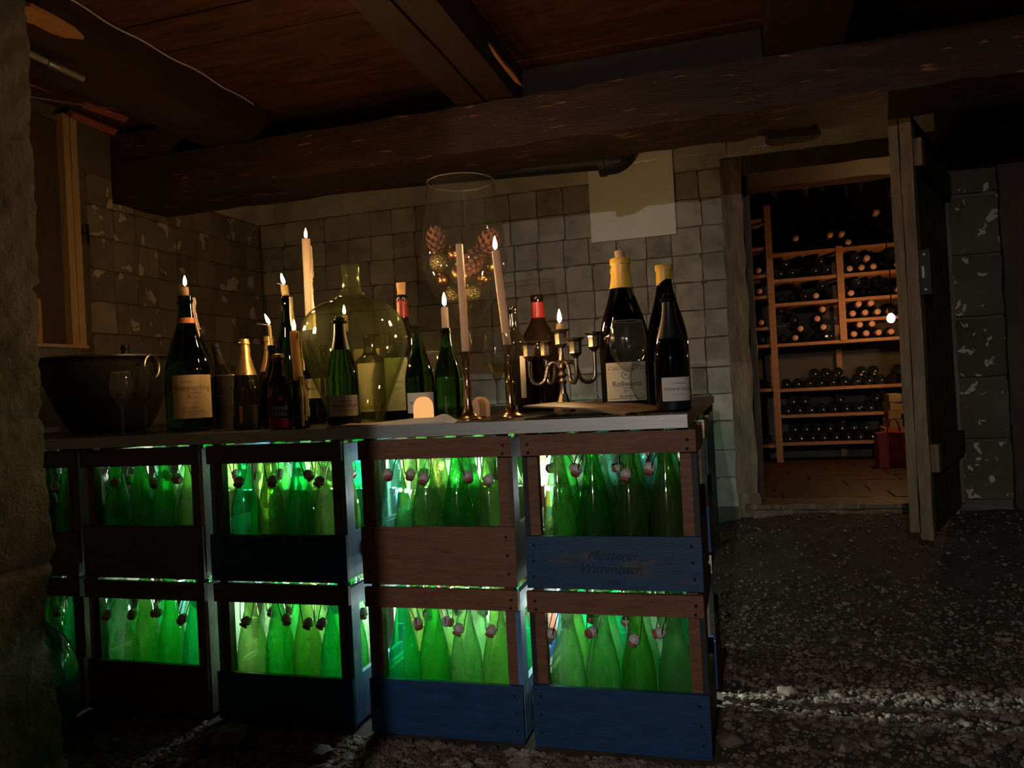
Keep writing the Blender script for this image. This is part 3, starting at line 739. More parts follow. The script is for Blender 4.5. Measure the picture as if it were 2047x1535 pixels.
# colours of the front row as the photograph shows them
FRONT = {(0, 'u'): ['teal', 'green', 'green', 'green'], (1, 'u'): ['green', 'green', 'green', 'olive green'], (2, 'u'): ['emerald', 'olive green', 'emerald', 'olive green'],
         (3, 'u'): ['teal', 'pale green', 'green', 'olive green'], (4, 'u'): ['olive green', 'green', 'olive green', 'olive green'],
         (0, 'l'): ['green', 'emerald', 'green', 'emerald'], (1, 'l'): ['pale green', 'olive green', 'green', 'emerald'], (2, 'l'): ['olive green', 'green', 'olive green', 'emerald'],
         (3, 'l'): ['emerald', 'green', 'pale green', 'olive green'], (4, 'l'): ['pale green', 'pale green', 'olive green', 'pale green']}
def fill(x0, x1, yf, z0, colors, short, rows, depth=0.337, where=''):
    iw = x1 - x0 - 0.03; n = 4
    for r in range(rows):
        for i in range(n):
            col = colors[i] if (r == 0 and colors) else random.choice(['green', 'pale green', 'olive green', 'pale green', 'emerald', 'olive green', 'teal', 'pale green'])
            x = (x0 + x1) / 2 + (i - 1.5) * 0.0905 + random.uniform(-0.001, 0.001); y = yf + 0.0605 + r * 0.0945 + random.uniform(-0.002, 0.002)
            o = put('swing_top_bottle', GL[col], None, (x, y, z0 + 0.018), (0, 0, random.uniform(0, 2 * PI)))
            tag(o, '%s swing-top bottle %s, %s, %s%s' % (col, ORD[i], ROWN[r], where, short), 'bottle', 'swing-top bottles in the crates')
            if r == 0: o.rotation_euler.z = random.choice([-0.4, -0.9, -1.3, -2.0, -2.6, 0.1, -1.6]) 
            s = random.choice(STP)
            for nm, me in zip(('stopper', 'rubber_washer', 'wire_bail'), s): put(nm, me, o)
for c, (x0, x1) in enumerate(COLS):
    crate(names_u[c], x0, x1, YF + yo_u[c], ZU, HU, bt_u[c], bm_u[c], sl_u[c], po_u[c], random.uniform(-0.006, 0.006), emblem=(c == 2), nails=c > 2, text=TXT if c == 4 else None, rear_top=0.215)
    crate(names_l[c], x0, x1, YF + yo_l[c], 0.0, HL, bt_l[c], bm_l[c], sl_u[c] if c < 3 else 'crate_wood', po_l[c], random.uniform(-0.006, 0.006), emblem=(c == 3), nails=c > 2)
    fill(x0, x1, YF + yo_u[c], ZU, FRONT[(c, 'u')], short_u[c], 3)
    fill(x0, x1, YF + yo_l[c], 0.0, FRONT[(c, 'l')], short_l[c], 3)
# second row of crates behind the lights
YB = 2.300
for c, (x0, x1) in enumerate(COLS):
    if c == 0: continue
    crate('blue rear crate seen between bottles behind the ' + short_u[c], x0, x1, YB, ZU, HU, 0.135, 'crate_blue', 'crate_pale', 'post_blue' if c < 4 else 'crate_black', group='rear bottle crates', nails=False)
    crate('blue rear crate seen between bottles behind the ' + short_l[c], x0, x1, YB, 0.0, HL, 0.14, 'crate_blue', 'crate_pale', 'post_blue' if c < 4 else 'crate_black', group='rear bottle crates', nails=False)
    fill(x0, x1, YB, ZU, None, short_u[c], 2, where='rear crate behind ')
    fill(x0, x1, YB, 0.0, None, short_l[c], 2, where='rear crate behind ')

# ---- led strings
LB = mesh('led_bead', ball(0.0065, 8, 6), 'led_white', 60)
def led_string(label, pts):
    t = thing('led_light_string', label, 'light string')
    part('cable', tube(pts, 0.002, 5), 'black_metal', t)
    for p in pts: put('led_bead', LB, t, (p[0], p[1], p[2] - 0.009))
    return t
def sag(x0, x1, n, y, z, a): return [(x0 + (x1 - x0) * i / (n - 1), y + random.uniform(-0.006, 0.006), z + a * math.sin(i * 1.3)) for i in range(n)]
led_string('cold white light string hanging behind the lower front crates', sag(-1.95, -0.42, 30, 2.235, 0.290, 0.010))
led_string('cold white light string hanging behind the upper front crates', sag(-1.85, -0.50, 62, 2.240, 0.608, 0.002))
led_string('cold white light string under the rear of the table', sag(-1.35, -0.72, 7, 2.74, 0.30, 0.01))

# ================================================================== THINGS ON THE COUNTER
CH = [(0.0, 0.008), (0.022, 0.003), (0.038, 0.0), (0.0435, 0.005)] + smooth([(0.044, 0.012), (0.044, 0.07), (0.0438, 0.120), (0.042, 0.145), (0.036, 0.175), (0.0265, 0.207), (0.0190, 0.237), (0.0155, 0.262), (0.0142, 0.281)], 4) + [(0.0168, 0.283), (0.0170, 0.288), (0.0148, 0.290), (0.0148, 0.299), (0.013, 0.300), (0.009, 0.300), (0.009, 0.27)]
BU = [(0.0, 0.008), (0.022, 0.003), (0.036, 0.0), (0.0405, 0.005)] + smooth([(0.041, 0.012), (0.041, 0.08), (0.0408, 0.125), (0.039, 0.150), (0.033, 0.180), (0.024, 0.212), (0.0175, 0.240), (0.0145, 0.265), (0.0138, 0.283)], 4) + [(0.0155, 0.285), (0.0155, 0.294), (0.0145, 0.296), (0.009, 0.296), (0.009, 0.27)]
BO = [(0.0, 0.008), (0.022, 0.003), (0.034, 0.0), (0.0375, 0.005)] + smooth([(0.038, 0.012), (0.038, 0.10), (0.038, 0.185), (0.0365, 0.200), (0.028, 0.216), (0.0185, 0.228), (0.0148, 0.245), (0.0138, 0.283)], 4) + [(0.0155, 0.285), (0.0155, 0.297), (0.0145, 0.299), (0.009, 0.299), (0.009, 0.27)]
def scaled(prof, H_, R_):
    h0 = max(p[1] for p in prof); r0 = max(p[0] for p in prof)
    return [(p[0] * R_ / r0, p[1] * H_ / h0) for p in prof]
def rad_at(prof, z):
    best = 0
    for (r0, z0), (r1, z1) in zip(prof, prof[1:]):
        if min(z0, z1) <= z <= max(z0, z1) and z1 != z0: best = max(best, r0 + (r1 - r0) * (z - z0) / (z1 - z0))
    return best
def sleeve(prof, za, zb, off=0.0006, top=True):
    zs = sorted(set([za, zb] + [p[1] for p in prof if za < p[1] < zb])); pr = [(rad_at(prof, z) + off, z) for z in zs]
    if top: pr += [(0.0, zb + off)]
    return pr
def bottle(label, px, Y, ytop, prof, R_, mat, z=TOP, group=None, cat='bottle', name='wine_bottle', H_=None, n=28):
    p = spot(px, Y, z)
    if H_ is None: H_ = zat(p, ytop) - z
    pr = scaled(prof, H_, R_)
    t = thing(name, label, cat, p, 0, group)
    part('glass_body', lathe(pr, n), mat, t, sm=50)
    t['h'] = H_; return t, pr, facing(p)
def lab(t, pr, ang, z0, z1, w, mat='label_cream', da=0.0, text=(), ink='ink', name='label'):
    r = rad_at(pr, (z0 + z1) / 2) + 0.0008
    L = part(name, patch(r, w, z1 - z0, ang + da, (z0 + z1) / 2), mat, t, sm=60)
    for (s, size, rel, dx) in text:
        g = text_geo(s, size); part('print', wrap(([(p[0] + dx, p[1], 0) for p in g[0]], g[1]), r + 0.0005, ang + da, z0 + (z1 - z0) * rel), ink, L, sm=0)
    return L
FLAME_G = lathe(smooth([(0.0, 0.0), (0.0042, 0.004), (0.0058, 0.011), (0.0045, 0.021), (0.002, 0.030), (0.0, 0.036)], 3), 10)
def candle_parts(t, base, h, r, lit=True, fl=1.0, mat='candle_wax', lean=(0, 0), drips=0, seed=1, flean=(0.0, 0.0)):
    """candle standing on base (local), leaning by lean metres over its height"""
    b = Vector(base); tp = b + Vector((lean[0], lean[1], h))
    n = 8; pts = [b.lerp(tp, i / n) for i in range(n + 1)]
    part('candle_body', tube([tuple(p) for p in pts], [r * 1.02] * (n) + [r * 0.96], 16), mat, t, sm=50)
    part('wick', tube([tuple(tp), tuple(tp + Vector((flean[0] * 0.1, 0, 0.008)))], 0.0011, 5), 'wick', t)
    if lit:
        m = Matrix.Translation(tp + Vector((0, 0, 0.004))) @ Matrix(((1, 0, flean[0], 0), (0, 1, flean[1], 0), (0, 0, 1, 0), (0, 0, 0, 1))) @ Matrix.Scale(fl, 4)
        part('flame', xf(FLAME_G, m), 'flame', t, sm=60)
    if drips:
        rnd = random.Random(seed); gs = []
        for k in range(drips):
            a = rnd.uniform(-0.5, 0.6); zt = rnd.uniform(0.25, 1.0); L = rnd.uniform(0.15, 0.5) * h; q = []
            for i in range(8):
                zz = max(0.01, zt * h - L * i / 7); c = b.lerp(tp, zz / h); rr = r * 1.05 + rnd.uniform(-0.0015, 0.002)
                q.append((c.x + rr * math.cos(a), c.y + rr * math.sin(a), c.z))
            gs.append(tube(q, [0.002 + rnd.uniform(0, 0.0025) for _ in q], 6))
        part('wax_drips', join(*gs), mat, t, sm=60)
    return tp
def bottle_candle(label, t_pos, h, r, group='lit candles', **kw):
    t = thing('candle', label, 'candle', t_pos, 0, group); candle_parts(t, (0, 0, 0), h, r, **kw); return t
def drip_run(t, pr, ang, z0, z1, seed=0, n=3, r=0.003):
    rnd = random.Random(seed); gs = []
    for k in range(n):
        a = ang + rnd.uniform(-0.5, 0.5); zb = z1 + rnd.uniform(0, 0.35) * (z0 - z1); q = []
        for i in range(12):
            zz = z0 + (zb - z0) * i / 11; rr = rad_at(pr, zz) + r * 0.6
            q.append((rr * math.cos(a), rr * math.sin(a), zz))
            a += rnd.uniform(-0.05, 0.05)
        gs.append(tube(q, [r * rnd.uniform(0.7, 1.3) for _ in q], 6))
    part('wax_run', join(*gs), 'candle_wax', t, sm=60)

# --- champagne bowl with two bottles lying in it
p = spot(222, 2.26, TOP)
bowl = thing('wine_cooler_bowl', 'big dark metal wine cooler bowl at the left of the counter', 'bowl', p)
rim = zat(p, 716) - TOP
bp = smooth([(0.11, 0.0), (0.135, 0.02), (0.175, 0.10), (0.205, 0.18), (0.222, rim - 0.012)], 4)
part('bowl_shell', lathe([(0, 0.004), (0.10, 0.0)] + bp + [(0.232, rim - 0.006), (0.230, rim), (0.216, rim - 0.004)] + [(r - 0.008, z + 0.006) for r, z in reversed(bp)] + [(0, 0.012)], 40), 'dark_bowl', bowl, sm=50)
for sx in (-1, 1):
    part('ring_handle', tube([(sx * 0.232 + 0.004 * sx, -0.05 + 0.035 * math.sin(q) , rim - 0.045 + 0.04 * math.cos(q)) for q in np.linspace(0, 2 * PI, 22)], 0.0048, 7, False), 'old_silver', bowl)
def leaning_bottle(lb, base, tipv, group):
    d = tipv - base; hh = d.length
    t = thing('wine_bottle', lb, 'bottle', base, 0, group); t.rotation_mode = 'QUATERNION'; t.rotation_quaternion = Vector((0, 0, 1)).rotation_difference(d)
    pr = scaled(CH, hh, 0.040); part('glass_body', lathe(pr, 20), 'dark_liquid_bottle', t, sm=50)
    part('foil', lathe(sleeve(pr, hh * 0.72, hh * 0.998), 20), 'black_foil', t)
b = spot(250, p.y + 0.02, TOP + rim + 0.045)
leaning_bottle('black foil neck of a bottle poking up from the cooler bowl', Vector((p.x + 0.06, p.y + 0.02, TOP + 0.04)), b, 'bottles standing in coolers')
# --- wine glasses
def wine_glass(label, px, Y, ytop, R_=0.04, wine=0.0, z=TOP, angular=False, H_=None, foot=0.036, rim=0.72):
    p = spot(px, Y, z); H_ = H_ or zat(p, ytop) - z
    t = thing('wine_glass', label, 'glass', p, 0, 'wine glasses on the counter')
    zb = H_ * 0.46
    if angular: bowlp = [(0.006, zb), (R_ * 0.45, zb + 0.022), (R_ * 0.98, zb + (H_ - zb) * 0.50), (R_, zb + (H_ - zb) * 0.56), (R_ * rim, H_)]
    else: bowlp = smooth([(0.004, zb), (R_ * 0.40, zb + 0.010), (R_ * 0.82, zb + (H_ - zb) * 0.28), (R_, zb + (H_ - zb) * 0.52), (R_ * 0.93, zb + (H_ - zb) * 0.8), (R_ * rim * 1.12, H_)], 4)
    part('bowl', lathe(bowlp + [(bowlp[-1][0] - 0.0012, H_ + 0.0004)] + [(max(r - 0.0012, 0.0005), zz + 0.001) for r, zz in reversed(bowlp)], 32), 'clear_glass', t, sm=45)
    rr_ = bowlp[-1][0]; part('rim_ring', lathe([(rr_ + 0.0009 * math.cos(q), H_ + 0.0009 * math.sin(q)) for q in np.linspace(0, 2 * PI, 7)], 32), 'rim_glint', t, sm=60)
    part('stem', lathe(smooth([(0.0042, 0.008), (0.0034, 0.03), (0.0034, zb * 0.7), (0.0045, zb)], 3), 12), 'clear_glass', t, sm=60)
    part('foot', lathe([(0, 0.0), (foot, 0.0), (foot, 0.0012), (foot * 0.5, 0.004), (0.006, 0.0085), (0, 0.010)], 28), 'clear_glass', t, sm=45)
    if wine:
        zt = zb + (H_ - zb) * wine
        w_ = [(r * 0.965, zz + 0.0012) for r, zz in bowlp if zz < zt]
        rt = rad_at(bowlp, zt) * 0.965
        part('wine', lathe([(0, zb + 0.001)] + w_ + [(rt, zt), (0, zt)], 24), 'wine_fill', t, sm=45)
    return t
wine_glass('empty wine glass before the cooler bowl, left of the pair', 247, 1.965, 730, 0.034, H_=0.198, foot=0.032)
wine_glass('empty wine glass before the cooler bowl, right of the pair', 293, 2.03, 716, 0.036, H_=0.214, foot=0.034)

# --- big bottle with candle stub and tan label
t, pr, a = bottle('big dark green bottle with tan label and a candle stub in its neck', 384, 2.08, 592, CH, 0.074, 'champagne_dark', name='wine_bottle', group='large wine bottles')
H_ = t['h']
lab(t, pr, a, 0.042, 0.178, 0.128, 'label_tan', 0.12, (('Sonnerling', 0.026, 0.70, 0.0), ('Cremant', 0.013, 0.59, 0.004), ('Brut', 0.014, 0.50, -0.004), ('mis en Brut', 0.010, 0.24, -0.01), ('de nos Terrasses', 0.010, 0.16, 0.0), ('champagne', 0.009, 0.85, -0.02)), 'ink_brown')
part('neck_band', lathe(sleeve(pr, H_ * 0.795, H_ * 0.835, 0.0008, False), 28), 'orange_band', t)
drip_run(t, pr, a + 1.2, H_ * 0.985, H_ * 0.68, 4, 2)
bottle_candle('short candle stub burning in the big tan-labelled bottle', t.location + Vector((0, 0, H_ - 0.012)), zat(t.location, 574) - TOP - H_ + 0.012, 0.0105, mat='stub_wax', fl=0.95)

# --- steel ice bucket with scribbled lettering
p = spot(467, 2.23, TOP); hb = zat(p, 750) - TOP
bk = thing('ice_bucket', 'dull steel ice bucket with dark scribbled lettering', 'bucket', p)
bpf = [(0, 0), (0.058, 0), (0.060, 0.006), (0.070, hb - 0.006), (0.073, hb - 0.003), (0.072, hb), (0.068, hb - 0.004), (0.058, 0.012), (0, 0.01)]
part('bucket_wall', lathe(bpf, 36), 'bucket_steel', bk, sm=45)
for (s, sz, zz, dx) in (('les', 0.020, hb * 0.60, -0.015), ('Tres', 0.026, hb * 0.47, 0.0), ('fines', 0.022, hb * 0.34, 0.008)):
    g = text_geo(s, sz, 'CENTER', 0.2); part('scribble', wrap(([(q[0] + dx, q[1], 0) for q in g[0]], g[1]), rad_at(bpf, zz) + 0.003, facing(p) - 0.25, zz), 'ink', bk, sm=0)

tip = on_y(430, 688, p.y + 0.01)
leaning_bottle('dark bottle neck leaning left out of the ice bucket', Vector((p.x + 0.012, p.y + 0.005, TOP + 0.016)), tip, 'bottles standing in coolers')
# --- two small gold-foil bottles
for (px, Y, yt, lb) in ((496, 2.02, 678, 'small sparkling wine bottle with gold foil and dark label, in front of the bucket'), (546, 2.36, 672, 'gold-foil sparkling bottle half hidden behind the beer bottle')):
    t, pr, a = bottle(lb, px, Y, yt, CH, 0.041 if px < 520 else 0.044, 'dark_liquid_bottle', group='gold foil bottles'); H_ = t['h']
    part('gold_foil', lathe(sleeve(pr, H_ * 0.60, H_ * 0.999, 0.0012), 28), 'gold_foil', t)
    part('foil_collar', lathe(sleeve(pr, H_ * 0.86, H_ * 0.90, 0.0026, False), 28), 'gold_foil', t)
    if px < 520:
        lab(t, pr, a, 0.018, 0.075, 0.062, 'label_black', 0.15)
        lab(t, pr, a, 0.020, 0.072, 0.010, 'orange_band', -0.45, name='label_stripe')

# --- beer bottle
BEER = [(0, 0.006), (0.022, 0.001), (0.030, 0.0), (0.034, 0.005)] + smooth([(0.0345, 0.012), (0.0345, 0.06), (0.0345, 0.120), (0.031, 0.145), (0.0225, 0.172), (0.0165, 0.198), (0.0150, 0.225)], 4) + [(0.0165, 0.228), (0.0165, 0.238), (0.012, 0.240), (0.0, 0.240)]
t, pr, a = bottle('brown beer bottle with black and red label and gold cap', 563, 1.932, 708, BEER, 0.0345, 'amber_glass', name='beer_bottle'); H_ = t['h']
lab(t, pr, a, 0.005, 0.092, 0.084, 'label_black', 0.0, (('Estrella', 0.0185, 0.66, 0.0), ('Galicia', 0.0185, 0.46, 0.0)), 'ink_silver')
lab(t, pr, a, 0.006, 0.032, 0.0835, 'label_red', 0.0, name='red_label_base').location = (0, 0, 0)
for ch in t.children:
    if ch.name.startswith('red_label_base'): ch.scale = (1.012, 1.012, 1)
part('emblem_disc', patch(rad_at(pr, 0.09) + 0.0016, 0.012, 0.012, a, 0.088, 6), 'label_red', t)
part('neck_label', lathe(sleeve(pr, H_ * 0.70, H_ * 0.90, 0.0008, False), 24), 'label_black', t)
part('crown_cap', lathe([(0.0165, H_ - 0.012), (0.0182, H_ - 0.010), (0.0172, H_ - 0.001), (0.0, H_ + 0.002)], 21), 'gold_ball', t)

# --- candle bottles behind the beer bottle
t, pr, a = bottle('tall green bottle streaked with wax, burning candle stub tilted in its neck', 585, 2.165, 592, CH, 0.048, 'champagne_dark', group='bottles used as candle holders'); H_ = t['h']
drip_run(t, pr, a + 0.9, H_ * 0.99, H_ * 0.30, 8, 4)
bottle_candle('tilted short candle burning in the tall wax-streaked bottle', t.location + Vector((0, 0, H_ - 0.012)), zat(t.location, 570) - TOP - H_ + 0.012, 0.0115, lean=(-0.006, 0), mat='stub_wax', flean=(-0.25, 0))
t, pr, a = bottle('dark bottle behind the beer bottle holding a thin bent candle', 551, 2.065, 690, CH, 0.037, 'black_glass', group='bottles used as candle holders', H_=None); H_ = t['h']
bottle_candle('thin burnt-down candle with a leaning flame, leftmost of the close pair', t.location + Vector((0, 0, H_ - 0.012)), zat(t.location, 650) - TOP - H_ + 0.012, 0.0045, lean=(-0.004, 0), mat='stub_wax', flean=(-0.45, 0), fl=0.9)
t, pr, a = bottle('slim dark bottle with a thick wax-run candle behind the beer bottle', 604, 1.955, 752, BO, 0.022, 'black_glass', group='bottles used as candle holders'); H_ = t['h']
drip_run(t, pr, a + 0.6, H_ * 0.995, H_ * 0.02, 9, 4, 0.005)
bottle_candle('thick white candle with a wax collar behind the beer bottle', t.location + Vector((-0.004, 0, H_ - 0.010)), zat(t.location, 662) - TOP - H_ + 0.010, 0.0135, drips=4, seed=5, lean=(-0.006, 0), fl=0.85)
t, pr, a = bottle('dark wine bottle with cream label, left behind the glass carboy', 629, 2.285, 660, CH, 0.040, 'black_glass', group='wine bottles around the carboy'); H_ = t['h']
lab(t, pr, a, 0.085, 0.150, 0.075, 'label_cream', -0.25, (('ETIENNE', 0.012, 0.48, 0.0),))

# --- tall candle with drips on a dark holder
p = spot(630, 2.40, TOP); zc0 = zat(p, 662) - TOP
st = thing('candlestick', 'dark candlestick behind the carboy carrying the tallest candle', 'candlestick', p, 0, 'candlesticks')
part('foot', lathe(smooth([(0.034, 0.0), (0.033, 0.006), (0.018, 0.016), (0.010, 0.03)], 3), 24), 'black_metal', st)
part('stem', lathe(smooth([(0.008, 0.02), (0.009, zc0 * 0.4), (0.007, zc0 * 0.6), (0.009, zc0 - 0.03)], 3), 14), 'black_metal', st)
part('socket', lathe([(0.009, zc0 - 0.03), (0.016, zc0 - 0.02), (0.0165, zc0 + 0.004), (0.013, zc0 + 0.004), (0.0, zc0 - 0.001)], 16), 'black_metal', st)
bottle_candle('tallest white candle with wax drips down its right side', p + Vector((0, 0, zc0)), zat(p, 478) - TOP - zc0, 0.0150, drips=9, seed=3, fl=0.95)

# --- carboy
p = spot(716, 2.13, TOP)
hc = zat(p, 528) - TOP; r_c = 0.163
cb = thing('glass_carboy', 'large pale green glass carboy, empty, in the middle of the counter', 'carboy', p)
prf = [(0, 0.012), (0.05, 0.004), (0.070, 0.0)] + smooth([(0.078, 0.004), (0.090, 0.04), (0.115, 0.105), (0.143, 0.175), (r_c - 0.002, 0.235), (r_c - 0.004, 0.285), (0.143, 0.330), (0.100, 0.366), (0.050, 0.386), (0.032, 0.405), (0.027, 0.435), (0.0255, hc - 0.034)], 5) + [(0.0285, hc - 0.033), (0.0285, hc - 0.004), (0.026, hc), (0.021, hc)]
part('glass_body', lathe(prf, 56), 'carboy_glass', cb, sm=50)
ip = [(max(r - 0.004, 0.0), z + 0.004 if z < 0.02 else z) for r, z in prf[:-4]] + [(0.021, hc - 0.001)]
part('inner_wall', lathe(ip, 48), 'carboy_inner', cb, sm=50)

# --- champagne bottle in front of the carboy
t, pr, a = bottle('green sparkling wine bottle with dark torn foil standing before the carboy', 689, 1.925, 634, CH, 0.0445, 'champagne_green'); H_ = t['h']
part('foil', lathe(sleeve(pr, H_ * 0.70, H_ * 0.935, 0.0009, False), 28), 'black_foil', t)
part('torn_wire', tube([(0.0185 * math.cos(q) * (1 + 0.12 * math.sin(5 * q)), 0.0185 * math.sin(q) * (1 + 0.12 * math.sin(5 * q)), H_ * 0.955 + 0.003 * math.sin(7 * q)) for q in np.linspace(0, 2 * PI, 30)], 0.0016, 5, False), 'black_foil', t)
part('foil_base', lathe(sleeve(pr, 0.004, 0.030, 0.0006, False), 28), 'black_foil', t)
lab(t, pr, a, 0.031, 0.088, 0.092, 'label_white', 0.0, (('ETIENNE CALSAC', 0.0105, 0.50, 0.004), ('CHAMPAGNE', 0.0065, 0.72, 0.004), ('grand cru blanc de blancs', 0.0035, 0.28, 0.004)), 'ink')

# --- bottles seen through and around the carboy
t, pr, a = bottle('champagne bottle behind the carboy with a burning candle stub', 699, 2.44, 662, CH, 0.044, 'champagne_dark', group='wine bottles around the carboy'); H_ = t['h']
bottle_candle('candle stub seen burning through the carboy glass', t.location + Vector((0, 0, H_ - 0.012)), zat(t.location, 630) - TOP - H_ + 0.012, 0.0105, mat='stub_wax', fl=0.9)
lab(t, pr, a, 0.08, 0.15, 0.08, 'label_yellow', 0.0)
t, pr, a = bottle('yellow-labelled bottle seen through the left side of the carboy', 655, 2.49, 690, BU, 0.042, 'champagne_dark', group='wine bottles around the carboy'); H_ = t['h']
lab(t, pr, a, 0.09, 0.155, 0.082, 'label_yellow', 0.1)
t, pr, a = bottle('large bottle with big cream label seen through the carboy', 746, 2.42, 668, BO, 0.056, 'olive_glass', group='wine bottles around the carboy'); H_ = t['h']
lab(t, pr, a, 0.03, 0.195, 0.104, 'label_cream', 0.05, (('CCDCWN', 0.016, 0.08, 0.0),), 'ink')
tag(part('paper_sheet', rough_box(-0.046, 0.046, -0.001, 0.001, 0, 0.255, 0.0006, 0.04, 90), 'label_cream', None, spot(738, 2.51, TOP), (-0.06, 0, 0.25)), 'cream paper sheet standing behind the large cream-labelled bottle', 'paper')
t, pr, a = bottle('tall bottle with faded green label seen at the right of the carboy', 797, 2.37, 655, BO, 0.044, 'olive_glass', group='wine bottles around the carboy'); H_ = t['h']
lab(t, pr, a, 0.03, 0.205, 0.09, 'label_green', 0.0, (('Chateau', 0.014, 0.55, 0.0), ('grand vin', 0.010, 0.42, 0.0)), 'ink_brown')
t, pr, a = bottle('dark bottle with red capsule and a cork pushed halfway in', 815, 2.50, 590, BO, 0.052, 'dark_liquid_bottle', group='large wine bottles'); H_ = t['h']
part('capsule', lathe(sleeve(pr, H_ * 0.82, H_ * 0.955, 0.0009, False), 28), 'red_capsule', t)
tag(part('cork', lathe([(0, 0), (0.0135, 0), (0.0170, 0.045), (0, 0.046)], 16), 'cork', None, t.location + Vector((0, 0, H_ - 0.002))), 'pale cork in the bottle with the red capsule beside the carboy', 'cork', 'corks')

# --- green bottles right of the carboy
t, pr, a = bottle('open green sparkling wine bottle with low white label, right of the carboy', 843, 2.10, 652, CH, 0.0435, 'champagne_dark'); H_ = t['h']
lab(t, pr, a, 0.026, 0.085, 0.092, 'label_white', 0.0, (('ETIENNE', 0.011, 0.48, -0.012), ('CALSAC', 0.008, 0.30, 0.0)), 'ink')
t, pr, a = bottle('unlabelled green bottle with a lit candle in its neck', 900, 2.17, 656, CH, 0.0440, 'champagne_green'); H_ = t['h']
bottle_candle('straight candle burning in the unlabelled green bottle', t.location + Vector((0, 0, H_ - 0.014)), zat(t.location, 614) - TOP - H_ + 0.014, 0.0105, fl=1.15)
wine_glass('wine glass standing behind and between the two green bottles', 868, 2.36, 703, 0.036)
# --- led candles
for (px, Y, yt, m, lb) in ((848, 1.99, 793, 'led_candle', 'glowing round-topped wax light behind the napkin'), (962, 2.25, 793, 'led_candle_dim', 'unlit pinkish round-topped wax light behind the brass candlestick')):
    p = spot(px, Y, TOP); hh = zat(p, yt) - TOP; r = 0.0285
    o = thing('wax_light', lb, 'candle', p, 0, 'round-topped wax lights')
    part('wax_shell', lathe([(0, 0), (r, 0), (r, hh * 0.52), (r * 0.97, hh * 0.66), (r * 0.85, hh * 0.82), (r * 0.6, hh * 0.94), (r * 0.3, hh * 0.99), (0, hh)], 24), m, o, sm=60)
    part('base_ring', lathe([(r * 1.0, 0.0), (r * 1.05, 0.0), (r * 1.05, 0.004), (r, 0.004)], 24), 'label_cream', o)

# --- napkin
def napkin():
    a = on_z(760, 843, TOP); b = on_z(968, 836, TOP); L = (b - a).length; nx, ny = 46, 14; v, f = [], []
    for layer in range(2):
        for j in range(ny + 1):
            for i in range(nx + 1):
                u, q = i / nx, j / ny
                roll_ = sstep(0.70, 0.92, u)
                zz = (0.010 + 0.004 * math.sin(u * 9 + q * 3) + 0.003 * math.sin(q * 11 + u * 4) + 0.011 * roll_ * math.sin(PI * min(1, q * 1.15)) + 0.006 * math.sin(u * 30) * roll_) * (math.sin(PI * (0.06 + 0.88 * q)) ** 0.5) * (0.55 + 0.45 * math.sin(PI * min(1, u * 1.02 + 0.02)) ** 0.3)
                wv = 0.004 * math.sin(u * 14) + 0.003 * math.sin(u * 27 + 1)
                v.append((u * L, 0.004 + q * (0.105 + 0.012 * math.sin(u * 5)) + wv * (1 - q), zz if layer else 0.0005))
    n = (nx + 1) * (ny + 1)
    for layer in range(2):
        for j in range(ny):
            for i in range(nx):
                k = layer * n + j * (nx + 1) + i; q = (k, k + 1, k + nx + 2, k + nx + 1); f.append(q if layer else q[::-1])
    ring = [i for i in range(nx + 1)] + [(j + 1) * (nx + 1) - 1 for j in range(1, ny + 1)] + [ny * (nx + 1) + i for i in range(nx - 1, -1, -1)] + [j * (nx + 1) for j in range(ny - 1, 0, -1)]
    for i in range(len(ring)):
        k, m = ring[i], ring[(i + 1) % len(ring)]; f.append((k, m, m + n, k + n))
    return (v, f), a, math.atan2(b.y - a.y, b.x - a.x)
g, a_, rz = napkin(); a_.y = 1.868
tag(part('napkin', g, 'napkin', None, (a_.x, 1.872, TOP), (0, 0, 0), 60), 'folded white cloth napkin at the front edge of the counter', 'napkin')

# --- giant glass with pine cones and baubles
p = spot(944, 2.60, TOP)
gg = thing('giant_wine_glass', 'oversized decorative wine glass filled with pine cones and baubles', 'glass', p)
zr = zat(p, 364) - TOP; zm = zat(p, 520) - TOP; zb = zat(p, 655) - TOP
GP = smooth([(0.010, zb - 0.01), (0.022, zb), (0.060, zb + 0.045), (0.115, zb + 0.125), (0.148, zm - 0.045), (0.156, zm + 0.005), (0.150, zm + 0.07), (0.138, zm + 0.15), (0.120, zr)], 6)
part('bowl', lathe(GP + [(0.1185, zr + 0.001)] + [(max(r - 0.002, 0.001), z + 0.0015) for r, z in reversed(GP)], 56), 'giant_glass', gg, sm=50)
part('rim_ring', lathe([(0.1186 + 0.0024 * math.cos(q), zr + 0.0024 * math.sin(q)) for q in np.linspace(0, 2 * PI, 9)], 56), 'rim_glint', gg, sm=60)
part('stem', lathe(smooth([(0.013, 0.012), (0.010, 0.06), (0.010, zb * 0.6), (0.013, zb - 0.012), (0.010, zb - 0.009)], 3), 18), 'giant_glass', gg, sm=60)
part('foot', lathe([(0, 0), (0.10, 0), (0.10, 0.002), (0.05, 0.008), (0.014, 0.014), (0, 0.016)], 40), 'giant_glass', gg, sm=50)
